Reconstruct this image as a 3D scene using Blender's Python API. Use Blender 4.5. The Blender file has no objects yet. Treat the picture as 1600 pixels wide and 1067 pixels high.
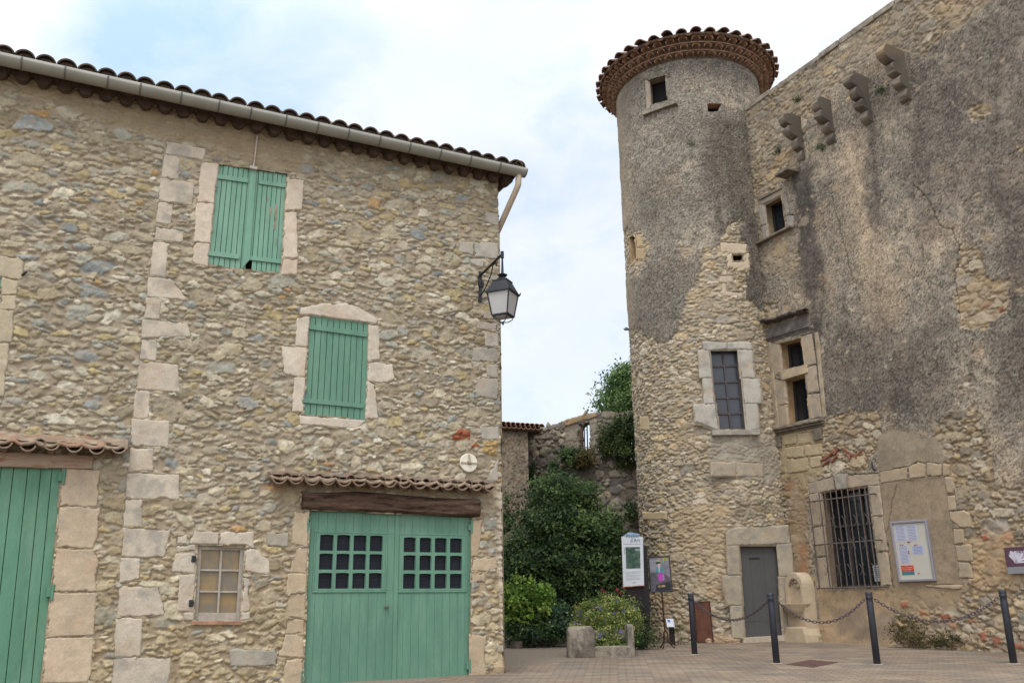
import bpy, math, random
import numpy as np
from mathutils import Vector
R_ = math.radians
sc = bpy.context.scene
# ------------------------------------------------------------------ camera
FP, PITCH, ROLL, CAMZ, SL = 1411.0, R_(16.40), R_(-.875), 1.1, .018
Fw = np.array([0, math.cos(PITCH), math.sin(PITCH)])
U0 = np.array([0, -math.sin(PITCH), math.cos(PITCH)]); X0 = np.array([1., 0, 0])
RX = math.cos(ROLL)*X0+math.sin(ROLL)*U0
UP = -math.sin(ROLL)*X0+math.cos(ROLL)*U0
CP = np.array([0, 0, CAMZ])
cam = bpy.data.objects.new('camera', bpy.data.cameras.new('camera'))
sc.collection.objects.link(cam); sc.camera = cam
from mathutils import Matrix
cam.matrix_world = Matrix(((RX[0], UP[0], -Fw[0], CP[0]), (RX[1], UP[1], -Fw[1], CP[1]), (RX[2], UP[2], -Fw[2], CP[2]), (0, 0, 0, 1)))
cam.data.sensor_width = 36; cam.data.lens = FP/1600*36; cam.data.clip_end = 2000; cam.data.clip_start = .05
# ------------------------------------------------------------------ light
SUN_EL, SUN_AZ = 58, 192          # azimuth from +Y clockwise: behind the camera, a little to the left
EXPOSURE = .35
world = bpy.data.worlds.new('World'); sc.world = world; world.use_nodes = True
nt = world.node_tree; nt.nodes.clear()
def N(nt, t, **k):
    n = nt.nodes.new(t)
    for a, b in k.items(): setattr(n, a, b)
    return n
def L(nt, a, b): nt.links.new(a, b)
sky = N(nt, 'ShaderNodeTexSky', sky_type='NISHITA', sun_disc=False)
sky.sun_elevation = R_(SUN_EL); sky.sun_rotation = R_(SUN_AZ)
tc = N(nt, 'ShaderNodeTexCoord')
mp = N(nt, 'ShaderNodeMapping'); mp.inputs['Scale'].default_value = (1, 1, 1.8)
L(nt, tc.outputs['Generated'], mp.inputs['Vector'])
n1 = N(nt, 'ShaderNodeTexNoise'); n1.inputs['Scale'].default_value = 7.5; n1.inputs['Detail'].default_value = 9; n1.inputs['Roughness'].default_value = .58; n1.inputs['Distortion'].default_value = .3
L(nt, mp.outputs[0], n1.inputs['Vector'])
# a break in the cloud: directions near the upper left of the view let the blue through
def dirpx(x, y):
    d = Fw*FP+RX*(x-800)+UP*(533.5-y); return d/np.linalg.norm(d)
def lobe(d, c0, c1):
    v = N(nt, 'ShaderNodeVectorMath', operation='DOT_PRODUCT'); L(nt, tc.outputs['Generated'], v.inputs[0]); v.inputs[1].default_value = tuple(d)
    m = N(nt, 'ShaderNodeMapRange'); m.clamp = True
    m.inputs[1].default_value = c0; m.inputs[2].default_value = c1; m.inputs[3].default_value = 0; m.inputs[4].default_value = 1
    L(nt, v.outputs['Value'], m.inputs[0]); return m.outputs[0]
def M_(op, a, b, nt=nt):
    m = N(nt, 'ShaderNodeMath', operation=op)
    for i, q in enumerate((a, b)):
        if hasattr(q, 'links'): L(nt, q, m.inputs[i])
        elif q is not None: m.inputs[i].default_value = q
    return m.outputs[0]
g1 = lobe(dirpx(390, 110), math.cos(R_(10)), 1); g2 = lobe(dirpx(200, 130), math.cos(R_(6)), 1); g3 = lobe(dirpx(900, 560), math.cos(R_(20)), 1)
brk = M_('ADD', M_('MULTIPLY', g1, .34), M_('ADD', M_('MULTIPLY', g2, .24), M_('MULTIPLY', g3, .10)))
val = M_('ADD', n1.outputs['Fac'], M_('MULTIPLY', brk, 1.0))
mr = N(nt, 'ShaderNodeMapRange'); mr.clamp = True
mr.inputs[1].default_value = .55; mr.inputs[2].default_value = 1.0; mr.inputs[3].default_value = 0; mr.inputs[4].default_value = 1
L(nt, val, mr.inputs[0])
n2 = N(nt, 'ShaderNodeTexNoise'); n2.inputs['Scale'].default_value = 2.1; n2.inputs['Detail'].default_value = 6
L(nt, mp.outputs[0], n2.inputs['Vector'])
cr = N(nt, 'ShaderNodeValToRGB'); cr.color_ramp.elements[0].position = .35; cr.color_ramp.elements[0].color = (.73, .775, .84, 1)
cr.color_ramp.elements[1].position = .62; cr.color_ramp.elements[1].color = (.97, .955, .93, 1)
L(nt, n2.outputs['Fac'], cr.inputs[0])
mixc = N(nt, 'ShaderNodeMix', data_type='RGBA'); L(nt, mr.outputs[0], mixc.inputs[0]); L(nt, cr.outputs[0], mixc.inputs[6]); mixc.inputs[7].default_value = (.46, .62, .80, 1)
bgc = N(nt, 'ShaderNodeBackground'); L(nt, mixc.outputs[2], bgc.inputs[0])
# the cloud layer is brighter towards the hidden sun (behind the camera)
sd = np.array([math.sin(R_(SUN_AZ))*math.cos(R_(SUN_EL)), math.cos(R_(SUN_AZ))*math.cos(R_(SUN_EL)), math.sin(R_(SUN_EL))])
glow = lobe(sd, -.1, 1)
sz_ = N(nt, 'ShaderNodeSeparateXYZ'); L(nt, tc.outputs['Generated'], sz_.inputs[0])
L(nt, M_('ADD', M_('ADD', .60, M_('MULTIPLY', M_('MAXIMUM', sz_.outputs[2], 0.), .32)), M_('MULTIPLY', glow, .76)), bgc.inputs[1])
bgs = N(nt, 'ShaderNodeBackground'); bgs.inputs[1].default_value = .05; L(nt, sky.outputs[0], bgs.inputs[0])
ad = N(nt, 'ShaderNodeAddShader'); L(nt, bgc.outputs[0], ad.inputs[0]); L(nt, bgs.outputs[0], ad.inputs[1])
wo = N(nt, 'ShaderNodeOutputWorld'); L(nt, ad.outputs[0], wo.inputs[0])
sun = bpy.data.objects.new('sun', bpy.data.lights.new('sun', 'SUN')); sc.collection.objects.link(sun)
sun.data.energy = 1.3; sun.data.angle = R_(22); sun.data.color = (1, .965, .92)
sun.rotation_euler = Vector(tuple(-sd)).to_track_quat('-Z', 'Y').to_euler()
sc.view_settings.view_transform = 'Standard'; sc.view_settings.look = 'None'; sc.view_settings.exposure = EXPOSURE; sc.view_settings.gamma = 1
# ------------------------------------------------------------------ helpers
random.seed(7); rng = np.random.RandomState(11)
def lin(c):
    c = np.asarray(c, float)/255.; return np.where(c <= .04045, c/12.92, ((c+.055)/1.055)**2.4)
GAIN = .82
def S(*c): return tuple(lin(c)*GAIN)
def ray(x, y):
    d = Fw*FP+RX*(x-800)+UP*(533.5-y); return d/math.hypot(d[0], d[1])
def projv(P):
    v = P-CP; z = v@Fw; return 800+FP*(v@RX)/z, 533.5-FP*(v@UP)/z
def ground(x, y, h=0):
    d = ray(x, y); n = np.array([0, -SL, 1.]); q = np.array([0, 0, h]); t = ((q-CP)@n)/(d@n); return CP+t*d
def atY(x, y, Y):
    d = ray(x, y); return CP+d*(Y/d[1])
def gz(y): return SL*y
ZV = np.array([0, 0, 1.])
class Fr:
    def __init__(s, O, e1, n=None):
        s.O = np.array([O[0], O[1], 0.]); s.e1 = np.array([e1[0], e1[1], 0.]); s.e1 /= np.linalg.norm(s.e1)
        s.n = np.cross(s.e1, ZV)
    def w(s, u, v, w=0.): return s.O+u*s.e1+v*ZV+w*s.n
    def arr(s, U, V, W): return s.O+U[..., None]*s.e1+V[..., None]*ZV+W[..., None]*s.n
    def px(s, x, y, off=0.):
        d = ray(x, y); q = s.O+off*s.n; t = ((q-CP)@s.n)/(d@s.n); P = CP+t*d-s.O
        return float(P@s.e1), float(P[2])
    def poly(s, pts, off=0.): return [s.px(x, y, off) for x, y in pts]
class MB:
    def __init__(s): s.v = []; s.f = []; s.m = []
    def add(s, vs, fs, mi=0):
        k = len(s.v); s.v += [tuple(map(float, p)) for p in vs]; s.f += [tuple(k+i for i in f) for f in fs]; s.m += [mi]*len(fs)
    def prism(s, fr, pts, w0, w1, mi=0):
        n = len(pts); 
        ar = sum(pts[i][0]*pts[(i+1) % n][1]-pts[(i+1) % n][0]*pts[i][1] for i in range(n))
        if ar < 0: pts = pts[::-1]
        vs = [fr.w(u, v, w1) for u, v in pts]+[fr.w(u, v, w0) for u, v in pts]
        fs = [tuple(range(n)), tuple(range(2*n-1, n-1, -1))]+[(i, n+i, n+(i+1) % n, (i+1) % n) for i in range(n)]
        s.add(vs, fs, mi)
    def box(s, fr, u0, u1, v0, v1, w0, w1, mi=0): s.prism(fr, [(u0, v0), (u1, v0), (u1, v1), (u0, v1)], w0, w1, mi)
    def tube(s, pts, r, n=8, mi=0, cap=True):
        pts = [np.asarray(p, float) for p in pts]; m = len(pts); rr = r if hasattr(r, '__len__') else [r]*m
        vs = []; prev = None
        for i, p in enumerate(pts):
            t = pts[min(i+1, m-1)]-pts[max(i-1, 0)]; t /= np.linalg.norm(t)+1e-9
            if prev is None:
                a = np.array([0, 0, 1.]) if abs(t[2]) < .9 else np.array([1., 0, 0])
                x = np.cross(t, a)
            else: x = prev-t*(prev@t)
            x /= np.linalg.norm(x)+1e-9; prev = x; y = np.cross(t, x)
            for k in range(n):
                a = 2*math.pi*k/n; vs.append(p+rr[i]*(math.cos(a)*x+math.sin(a)*y))
        fs = [(i*n+k, i*n+(k+1) % n, (i+1)*n+(k+1) % n, (i+1)*n+k) for i in range(m-1) for k in range(n)]
        if cap: fs += [tuple(range(n-1, -1, -1)), tuple((m-1)*n+k for k in range(n))]
        s.add(vs, fs, mi)
    def lathe(s, c, prof, n=20, mi=0, a0=0, a1=2*math.pi):
        vs = []; full = abs(a1-a0-2*math.pi) < 1e-6; nn = n if full else n+1
        for r, z in prof:
            for k in range(nn):
                a = a0+(a1-a0)*k/n; vs.append((c[0]+r*math.cos(a), c[1]+r*math.sin(a), c[2]+z))
        fs = [(i*nn+k, i*nn+(k+1) % nn, (i+1)*nn+(k+1) % nn, (i+1)*nn+k) for i in range(len(prof)-1) for k in range(n)]
        s.add(vs, fs, mi)
    def tile(s, p0, p1, up, r0, r1, th=.014, n=8, mi=0, arc=math.pi):
        p0 = np.asarray(p0, float); p1 = np.asarray(p1, float); d = p1-p0; d /= np.linalg.norm(d)
        up = np.asarray(up, float); up = up-d*(up@d); up /= np.linalg.norm(up); sd_ = np.cross(d, up)
        vs = []
        for p, r in ((p0, r0), (p1, r1)):
            for rr in (r, r-th):
                for k in range(n+1):
                    a = math.pi/2-arc/2+arc*k/n; vs.append(p+rr*(math.cos(a)*sd_+math.sin(a)*up))
        q = n+1; fs = []
        for k in range(n):
            fs += [(k, k+1, 2*q+k+1, 2*q+k), (q+k+1, q+k, 3*q+k, 3*q+k+1), (k+1, k, q+k, q+k+1), (2*q+k, 2*q+k+1, 3*q+k+1, 3*q+k)]
        fs += [(0, 2*q, 3*q, q), (n, q+n, 3*q+n, 2*q+n)]
        s.add(vs, fs, mi)
    def build(s, name, mats, parent=None, smooth=False, bevel=0, label=None):
        base = root_base(parent)
        me = bpy.data.meshes.new(name); me.from_pydata([(a-base[0], b-base[1], c-base[2]) for a, b, c in s.v], [], s.f)
        if not isinstance(mats, (list, tuple)): mats = [mats]
        for m in mats: me.materials.append(m)
        me.polygons.foreach_set('material_index', s.m)
        if smooth: me.polygons.foreach_set('use_smooth', [True]*len(s.f))
        me.update(); o = bpy.data.objects.new(name, me); sc.collection.objects.link(o)
        if parent: o.parent = parent
        if bevel:
            b = o.modifiers.new('bevel', 'BEVEL'); b.width = bevel; b.segments = 2; b.limit_method = 'ANGLE'; b.angle_limit = R_(40)
        if label: o['label'] = label
        return o
def root_base(p):
    if p is None: return (0, 0, 0)
    while p.parent: p = p.parent
    return tuple(p.location)
def thing(name, label, cat, loc, group=None):
    o = bpy.data.objects.new(name, None); sc.collection.objects.link(o); o.empty_display_size = .2
    o.location = tuple(map(float, loc)); return tag(o, label, cat, group)
def tag(o, label, cat, group=None, kind=None):
    if label: o['label'] = label
    if cat: o['category'] = cat
    if group: o['group'] = group
    if kind: o['kind'] = kind
    return o
# ---- materials
def mat(name, col, rough=.8, metal=0, var=.15, vs=6., bump=.3, bs=40., spec=.3, stretch=None, col2=None, edge=(.4, .65), detail=6):
    m = bpy.data.materials.new(name); m.use_nodes = True; t = m.node_tree; b = t.nodes['Principled BSDF']
    b.inputs['Roughness'].default_value = rough; b.inputs['Metallic'].default_value = metal; b.inputs['Specular IOR Level'].default_value = spec
    tc = N(t, 'ShaderNodeTexCoord'); mp = N(t, 'ShaderNodeMapping'); L(t, tc.outputs['Object'], mp.inputs[0])
    if stretch: mp.inputs['Scale'].default_value = stretch
    no = N(t, 'ShaderNodeTexNoise'); no.inputs['Scale'].default_value = vs; no.inputs['Detail'].default_value = detail; no.inputs['Roughness'].default_value = .65; L(t, mp.outputs[0], no.inputs['Vector'])
    if hasattr(col, '__len__') and isinstance(col, (tuple, list, np.ndarray)):
        cr = N(t, 'ShaderNodeValToRGB'); e = cr.color_ramp.elements
        c2 = col2 if col2 is not None else [x*(1+var) for x in col]
        c1 = col if col2 is not None else [x*(1-var) for x in col]
        e[0].position, e[1].position = edge; e[0].color = (*c1[:3], 1); e[1].color = (*c2[:3], 1)
        L(t, no.outputs['Fac'], cr.inputs[0]); L(t, cr.outputs[0], b.inputs['Base Color'])
    if bump:
        n2 = N(t, 'ShaderNodeTexNoise'); n2.inputs['Scale'].default_value = bs; n2.inputs['Detail'].default_value = 4; L(t, mp.outputs[0], n2.inputs['Vector'])
        bp = N(t, 'ShaderNodeBump'); bp.inputs['Strength'].default_value = bump; bp.inputs['Distance'].default_value = .01; L(t, n2.outputs['Fac'], bp.inputs['Height']); L(t, bp.outputs[0], b.inputs['Normal'])
    return m
def attrmat(name, rough=.95, grain=.22, gs=70., bump=.5, leaf=False):
    m = bpy.data.materials.new(name); m.use_nodes = True; t = m.node_tree; b = t.nodes['Principled BSDF']
    b.inputs['Roughness'].default_value = rough; b.inputs['Specular IOR Level'].default_value = .15
    at = N(t, 'ShaderNodeAttribute', attribute_name='Col'); tc = N(t, 'ShaderNodeTexCoord')
    no = N(t, 'ShaderNodeTexNoise'); no.inputs['Scale'].default_value = gs; no.inputs['Detail'].default_value = 5; no.inputs['Roughness'].default_value = .7; L(t, tc.outputs['Object'], no.inputs['Vector'])
    mr = N(t, 'ShaderNodeMapRange'); mr.inputs[1].default_value = .25; mr.inputs[2].default_value = .75; mr.inputs[3].default_value = 1-grain; mr.inputs[4].default_value = 1+grain; L(t, no.outputs['Fac'], mr.inputs[0])
    g2_ = M_('ADD', M_('MULTIPLY', M_('SUBTRACT', mr.outputs[0], 1., t), M_('ADD', 1., M_('MULTIPLY', at.outputs['Alpha'], 0. if leaf else 1.9, t), t), t), 1., t)
    vm = N(t, 'ShaderNodeVectorMath', operation='SCALE'); L(t, at.outputs['Color'], vm.inputs[0]); L(t, g2_, vm.inputs['Scale']); L(t, vm.outputs[0], b.inputs['Base Color'])
    if bump:
        bp = N(t, 'ShaderNodeBump'); bp.inputs['Strength'].default_value = bump; bp.inputs['Distance'].default_value = .012; L(t, no.outputs['Fac'], bp.inputs['Height']); L(t, bp.outputs[0], b.inputs['Normal'])
    if leaf:
        tr = N(t, 'ShaderNodeBsdfTranslucent'); L(t, vm.outputs[0], tr.inputs[0]); mx = N(t, 'ShaderNodeMixShader'); mx.inputs[0].default_value = .3
        L(t, b.outputs[0], mx.inputs[1]); L(t, tr.outputs[0], mx.inputs[2]); L(t, mx.outputs[0], t.nodes['Material Output'].inputs[0])
    return m
STONE = attrmat('stonework'); LEAF = attrmat('leaves', rough=.55, grain=.1, bump=0, leaf=True)
def paint(name, c, fade, dirt, seed=0.):
    m = mat(name, S(*c), .62, var=.08, vs=5, bump=.4, bs=90, stretch=(1, 1, .2)); t = m.node_tree; b = t.nodes['Principled BSDF']; src = b.inputs['Base Color'].links[0].from_socket
    tc = N(t, 'ShaderNodeTexCoord'); mp = N(t, 'ShaderNodeMapping'); mp.inputs['Scale'].default_value = (3, 3, .7); mp.inputs['Location'].default_value = (seed, seed, 0); L(t, tc.outputs['Object'], mp.inputs[0])
    last = src
    for sc_, lo, hi, col, am, st in ((1.2, .45, .72, fade, .75, None), (9, .55, .75, fade, .5, None), (14, .64, .70, dirt, .8, None), (3.3, .50, .75, dirt, .4, None)):
        no = N(t, 'ShaderNodeTexNoise'); no.inputs['Scale'].default_value = sc_; no.inputs['Detail'].default_value = 8; no.inputs['Roughness'].default_value = .7; L(t, mp.outputs[0], no.inputs['Vector'])
        mr = N(t, 'ShaderNodeMapRange'); mr.inputs[1].default_value = lo; mr.inputs[2].default_value = hi; mr.inputs[3].default_value = 0; mr.inputs[4].default_value = am; L(t, no.outputs['Fac'], mr.inputs[0])
        mx = N(t, 'ShaderNodeMix', data_type='RGBA'); L(t, mr.outputs[0], mx.inputs[0]); L(t, last, mx.inputs[6]); mx.inputs[7].default_value = (*S(*col), 1); last = mx.outputs[2]
    L(t, last, b.inputs['Base Color']); return m
GREEN = paint('green_paint', (100, 142, 120), (122, 158, 136), (80, 112, 94))
GREEN2 = paint('faded_green_paint', (118, 162, 138), (142, 176, 154), (94, 122, 104), 3.)
GREEN3 = paint('worn_green_paint', (94, 140, 114), (122, 156, 130), (70, 100, 84), 7.)
GREY_WOOD = mat('bare_wood', S(150, 134, 116), .9, var=.3, vs=9, bump=.8, bs=60, stretch=(1, 1, .2))
DARK_WOOD = mat('old_beam', S(58, 42, 34), .9, vs=14, bump=1.0, bs=50, stretch=(.35, .35, 3), col2=S(122, 98, 82), edge=(.35, .7))
PALE_BEAM = mat('weathered_lintel', S(172, 150, 130), .9, vs=7, bump=.5, bs=50, stretch=(.6, .6, 3), col2=S(148, 92, 66), edge=(.5, .68))
IRON = mat('black_iron', S(38, 42, 48), .45, .3, var=.2, bump=.15, spec=.5)
RUST = mat('rusty_iron', S(72, 44, 36), .8, .2, var=.3, vs=12, bump=.3)
RUSTB = mat('grille_iron', S(112, 100, 94), .7, .3, var=.3, vs=30, bump=.2)
CHAIN = mat('chain_iron', S(96, 84, 90), .6, .4, var=.25, vs=40, bump=.2)
BOLL = mat('bollard_paint', S(58, 60, 70), .5, .2, var=.12, bump=.1, spec=.5)
ZINC = mat('zinc', S(156, 154, 144), .5, .15, var=.08, vs=3, bump=.05)
ZINC_BAND = mat('gutter_band', S(112, 112, 106), .55, .2, var=.05)  # plain darker zinc for the gutter straps
PIPE = mat('downpipe_paint', S(196, 178, 156), .6, var=.08, bump=.05)
TILE = mat('roof_tile', S(80, 72, 66), .9, vs=9, bump=.6, col2=S(138, 110, 92), edge=(.38, .75))
TILE2 = mat('tower_tile', S(92, 74, 62), .9, vs=9, bump=.6, col2=S(160, 116, 90), edge=(.35, .72))
TILE_RED = mat('red_tile', S(128, 78, 62), .9, vs=8, bump=.5, col2=S(168, 116, 94), edge=(.35, .7))
TILE_PALE = mat('pale_tile', S(122, 102, 88), .95, vs=10, bump=.6, col2=S(170, 146, 126), edge=(.35, .7))
MORTAR = mat('lime_mortar', S(128, 112, 96), .95, var=.2, vs=8, bump=.7)
DKMORT = mat('dark_mortar', S(92, 76, 66), .95, var=.25, vs=8, bump=.7)
GLASS = mat('window_glass', S(36, 42, 48), .12, var=.2, vs=2, bump=.02, bs=3, spec=.6)
GLASS2 = mat('dusty_glass', S(60, 63, 72), .3, var=.12, vs=2, bump=.02, bs=3, spec=.5)
DARK = mat('dark_interior', S(22, 20, 20), .9, var=.1, bump=0)
PLATE = mat('grey_door_paint', S(88, 87, 86), .6, var=.06, vs=3, bump=.15)
WHITE = mat('white_board', S(208, 212, 218), .5, var=.02, bump=0)
ALU = mat('aluminium', S(172, 170, 178), .4, .5, var=.05, bump=.05)
# ---- noise and masonry arrays
_T = {}
def vnoise(U, V, sc_, seed, sy=None):
    if seed not in _T: _T[seed] = np.random.RandomState(seed).rand(256, 256)*2-1
    T = _T[seed]; x = U/sc_+1000.37*((seed*7) % 5); y = V/(sy or sc_)+777.7
    xi = np.floor(x).astype(int); yi = np.floor(y).astype(int); fx = x-xi; fy = y-yi
    fx = fx*fx*(3-2*fx); fy = fy*fy*(3-2*fy); a = T[yi & 255, xi & 255]; b = T[yi & 255, (xi+1) & 255]; c = T[(yi+1) & 255, xi & 255]; d = T[(yi+1) & 255, (xi+1) & 255]
    return (a*(1-fx)+b*fx)*(1-fy)+(c*(1-fx)+d*fx)*fy
def fbm(U, V, sc_, seed, o=4, sy=None, g=.5):
    r = 0; a = 1; t = 0
    for i in range(o): r = r+a*vnoise(U, V, sc_/2**i, seed+i*13, (sy or sc_)/2**i); t += a; a *= g
    return r/t*1.5
def sm(x, a, b):
    t = np.clip((x-a)/(b-a), 0, 1); return t*t*(3-2*t)
def sdpoly(X, Y, poly):
    d = np.full(X.shape, 1e9); ins = np.zeros(X.shape, bool); n = len(poly)
    for i in range(n):
        ax, ay = poly[i]; bx, by = poly[(i+1) % n]; ex, ey = bx-ax, by-ay; L2 = ex*ex+ey*ey+1e-12
        t = np.clip(((X-ax)*ex+(Y-ay)*ey)/L2, 0, 1); d = np.minimum(d, (X-ax-t*ex)**2+(Y-ay-t*ey)**2)
        c = ((ay > Y) != (by > Y)); ins ^= c & (X < ex*(Y-ay)/(ey if abs(ey) > 1e-12 else 1e-12)+ax)
    d = np.sqrt(d); return np.where(ins, d, -d)
def masonry(U, V, seed, sizes, palette, mortar, hgt=.035, fill=1.28, warp=.014, asp=(1.6, 3.2), rot=.13, dens=1., polyk=7):
    rs = np.random.RandomState(seed); u0, v0 = U[0, 0], V[0, 0]; du = U[0, 1]-U[0, 0]; dv = V[1, 0]-V[0, 0]; ny, nx = U.shape
    wu, wv = nx*du, ny*dv; res = .015; ox, oy = int(wu/res)+2, int(wv/res)+2; occ = np.zeros((oy, ox), bool); st = []
    for a0, tries in sizes:
        for _ in range(int(tries*wu*wv*dens)):
            a = a0*rs.uniform(.8, 1.3); b = a/rs.uniform(*asp); b = max(b, .022); cu = rs.rand()*wu; cv = rs.rand()*wv; th = rs.randn()*rot
            i0 = max(0, int((cu-a)/res)); i1 = min(ox, int((cu+a)/res)+2); j0 = max(0, int((cv-a)/res)); j1 = min(oy, int((cv+a)/res)+2)
            if occ[min(int(cv/res), oy-1), min(int(cu/res), ox-1)]: continue
            xx = (np.arange(i0, i1)*res-cu)[None]; yy = (np.arange(j0, j1)*res-cv)[:, None]; c, s = math.cos(th), math.sin(th)
            X = np.abs((xx*c+yy*s)/a); Y = np.abs((-xx*s+yy*c)/b); m = X**3+Y**3 < .8
            sub = occ[j0:j1, i0:i1]
            if (sub & m).any(): continue
            sub |= m; st.append((cu+u0, cv+v0, a, b, th))
    F1 = np.full(U.shape, 9., np.float32); F2 = F1.copy(); ID = np.zeros(U.shape, int)
    Uw = (U+warp*fbm(U, V, .11, seed+3, 3)); Vw = (V+warp*.8*fbm(U, V, .08, seed+5, 3))
    for k, (cu, cv, a, b, th) in enumerate(st):
        r = 1.4*a+.03; rb = 1.4*b+.4*abs(th)*a+.03
        i0 = max(0, int((cu-r-u0)/du)); i1 = min(nx, int((cu+r-u0)/du)+2); j0 = max(0, int((cv-rb-v0)/dv)); j1 = min(ny, int((cv+rb-v0)/dv)+2)
        if i1 <= i0 or j1 <= j0: continue
        xx = Uw[j0:j1, i0:i1]-cu; yy = Vw[j0:j1, i0:i1]-cv; c, s = math.cos(th), math.sin(th); X = (xx*c+yy*s)/a; Y = (-xx*s+yy*c)/b
        g = np.zeros(X.shape)
        ph = rs.rand()*6.28
        pk = rs.randint(4, polyk+1)
        for q in range(pk):
            an = ph+q*6.283/pk+rs.uniform(-.4, .4); g = np.maximum(g, (math.cos(an)*X+math.sin(an)*Y)/rs.uniform(.70, 1.12))
        g = .90*g+.10*np.sqrt(X*X+Y*Y); f1 = F1[j0:j1, i0:i1]; f2 = F2[j0:j1, i0:i1]; lt = g < f1
        f2[:] = np.where(lt, f1, np.minimum(f2, g)); ID[j0:j1, i0:i1] = np.where(lt, k, ID[j0:j1, i0:i1]); f1[:] = np.where(lt, g, f1)
    st = np.array(st); n = len(st); B = st[:, 3][ID]
    fl_ = rs.uniform(fill-.16, fill+.22, n)[ID]; rag = fbm(U, V, .035, seed+17, 3)*.006
    e = np.minimum((fl_-F1), (F2-F1)*.75)*B+rag          # metres to the stone's edge, roughly
    prof = sm(e, .000, .0075)
    hk = rs.uniform(.45, 1.25, n)[ID]; tl = rs.uniform(-.10, .55, n)[ID]; tu = rs.uniform(-.12, .12, n)[ID]
    dvv = np.clip(V-st[:, 1][ID], -.15, .15); duu = np.clip(U-st[:, 0][ID], -.3, .3)
    fa_ = rs.uniform(0, 6.28, n); fo_ = rs.uniform(-.3, .3, n)*st[:, 3]; fs_ = rs.uniform(.05, .30, n)
    fac = np.abs(duu*np.cos(fa_)[ID]+dvv*np.sin(fa_)[ID]-fo_[ID])*fs_[ID]
    H = prof*(hgt*hk+.008-tl*dvv*.22+tu*duu*.3-fac)+prof*.009*fbm(U, V, .05, seed+9, 4, g=.7)
    H = H+.008*fbm(U, V, .35, seed+11, 3)+.003*fbm(U, V, .03, seed+15, 2)
    pal = np.array([lin(p[:3])*GAIN for p in palette]); wt = np.array([p[3] for p in palette], float); ci = rs.choice(len(pal), n, p=wt/wt.sum())
    sc_ = pal[ci]*rs.uniform(.80, 1.18, (n, 1)); C = sc_[ID]*(1+.26*fbm(U, V, .06, seed+21, 4, g=.7)+.12*fbm(U, V, .16, seed+31, 3, sy=.035))[..., None]
    tint = np.clip(fbm(U, V, .09, seed+41, 3)-.25, 0, 1)[..., None]*.55; C = C*(1-tint)+tint*lin((178, 152, 114))*GAIN
    dk_ = sm(fbm(U, V, .05, seed+43, 4, g=.7), .35, .8)[..., None]*.4; C = C*(1-dk_)+dk_*lin((104, 98, 88))*GAIN
    sme_ = sm(fbm(U, V, .16, seed+71, 4), -.1, .8)[..., None]*.28; C = C*(1-sme_)+sme_*lin(mortar)*GAIN*1.12
    Mc = lin(mortar)*GAIN*(1+.14*fbm(U, V, .12, seed+51, 5)[..., None]+.07*(rs.rand(*U.shape)[..., None]-.5)); pm = sm(e+.006*fbm(U, V, .03, seed+61, 2), .0, .010)[..., None]
    return H.astype(float), C*pm+Mc*(1-pm), pm[..., 0]
def gridmesh(name, P, C, keep=None, parent=None, material=None, solid=0, smooth=True):
    ny, nx = P.shape[:2]; idx = np.arange(ny*nx).reshape(ny, nx)
    q = np.stack([idx[:-1, :-1], idx[:-1, 1:], idx[1:, 1:], idx[1:, :-1]], -1).reshape(-1, 4)
    if keep is not None: q = q[keep.reshape(-1)]
    used = np.unique(q); rm = np.full(ny*nx, -1); rm[used] = np.arange(len(used)); q = rm[q]; base = np.array(root_base(parent))
    V = P.reshape(-1, 3)[used]-base; Cc = np.zeros((len(used), 4)); Cc[:, :3] = np.clip(C[..., :3].reshape(-1, 3)[used], 0, 1)
    if C.shape[-1] == 4: Cc[:, 3] = C[..., 3].reshape(-1)[used]
    me = bpy.data.meshes.new(name); me.vertices.add(len(V)); me.vertices.foreach_set('co', V.ravel())
    me.loops.add(q.size); me.loops.foreach_set('vertex_index', q.ravel().astype(np.int32)); me.polygons.add(len(q)); me.polygons.foreach_set('loop_start', np.arange(0, q.size, 4, dtype=np.int32))
    me.polygons.foreach_set('use_smooth', np.full(len(q), smooth))
    at = me.color_attributes.new('Col', 'FLOAT_COLOR', 'POINT'); at.data.foreach_set('color', Cc.astype(np.float32).ravel())
    me.materials.append(material or STONE); me.update(calc_edges=True); me.validate()
    o = bpy.data.objects.new(name, me); sc.collection.objects.link(o)
    if parent: o.parent = parent
    if solid:
        m = o.modifiers.new('solid', 'SOLIDIFY'); m.thickness = solid; m.offset = -1
    return o
_sb = [100]
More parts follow.
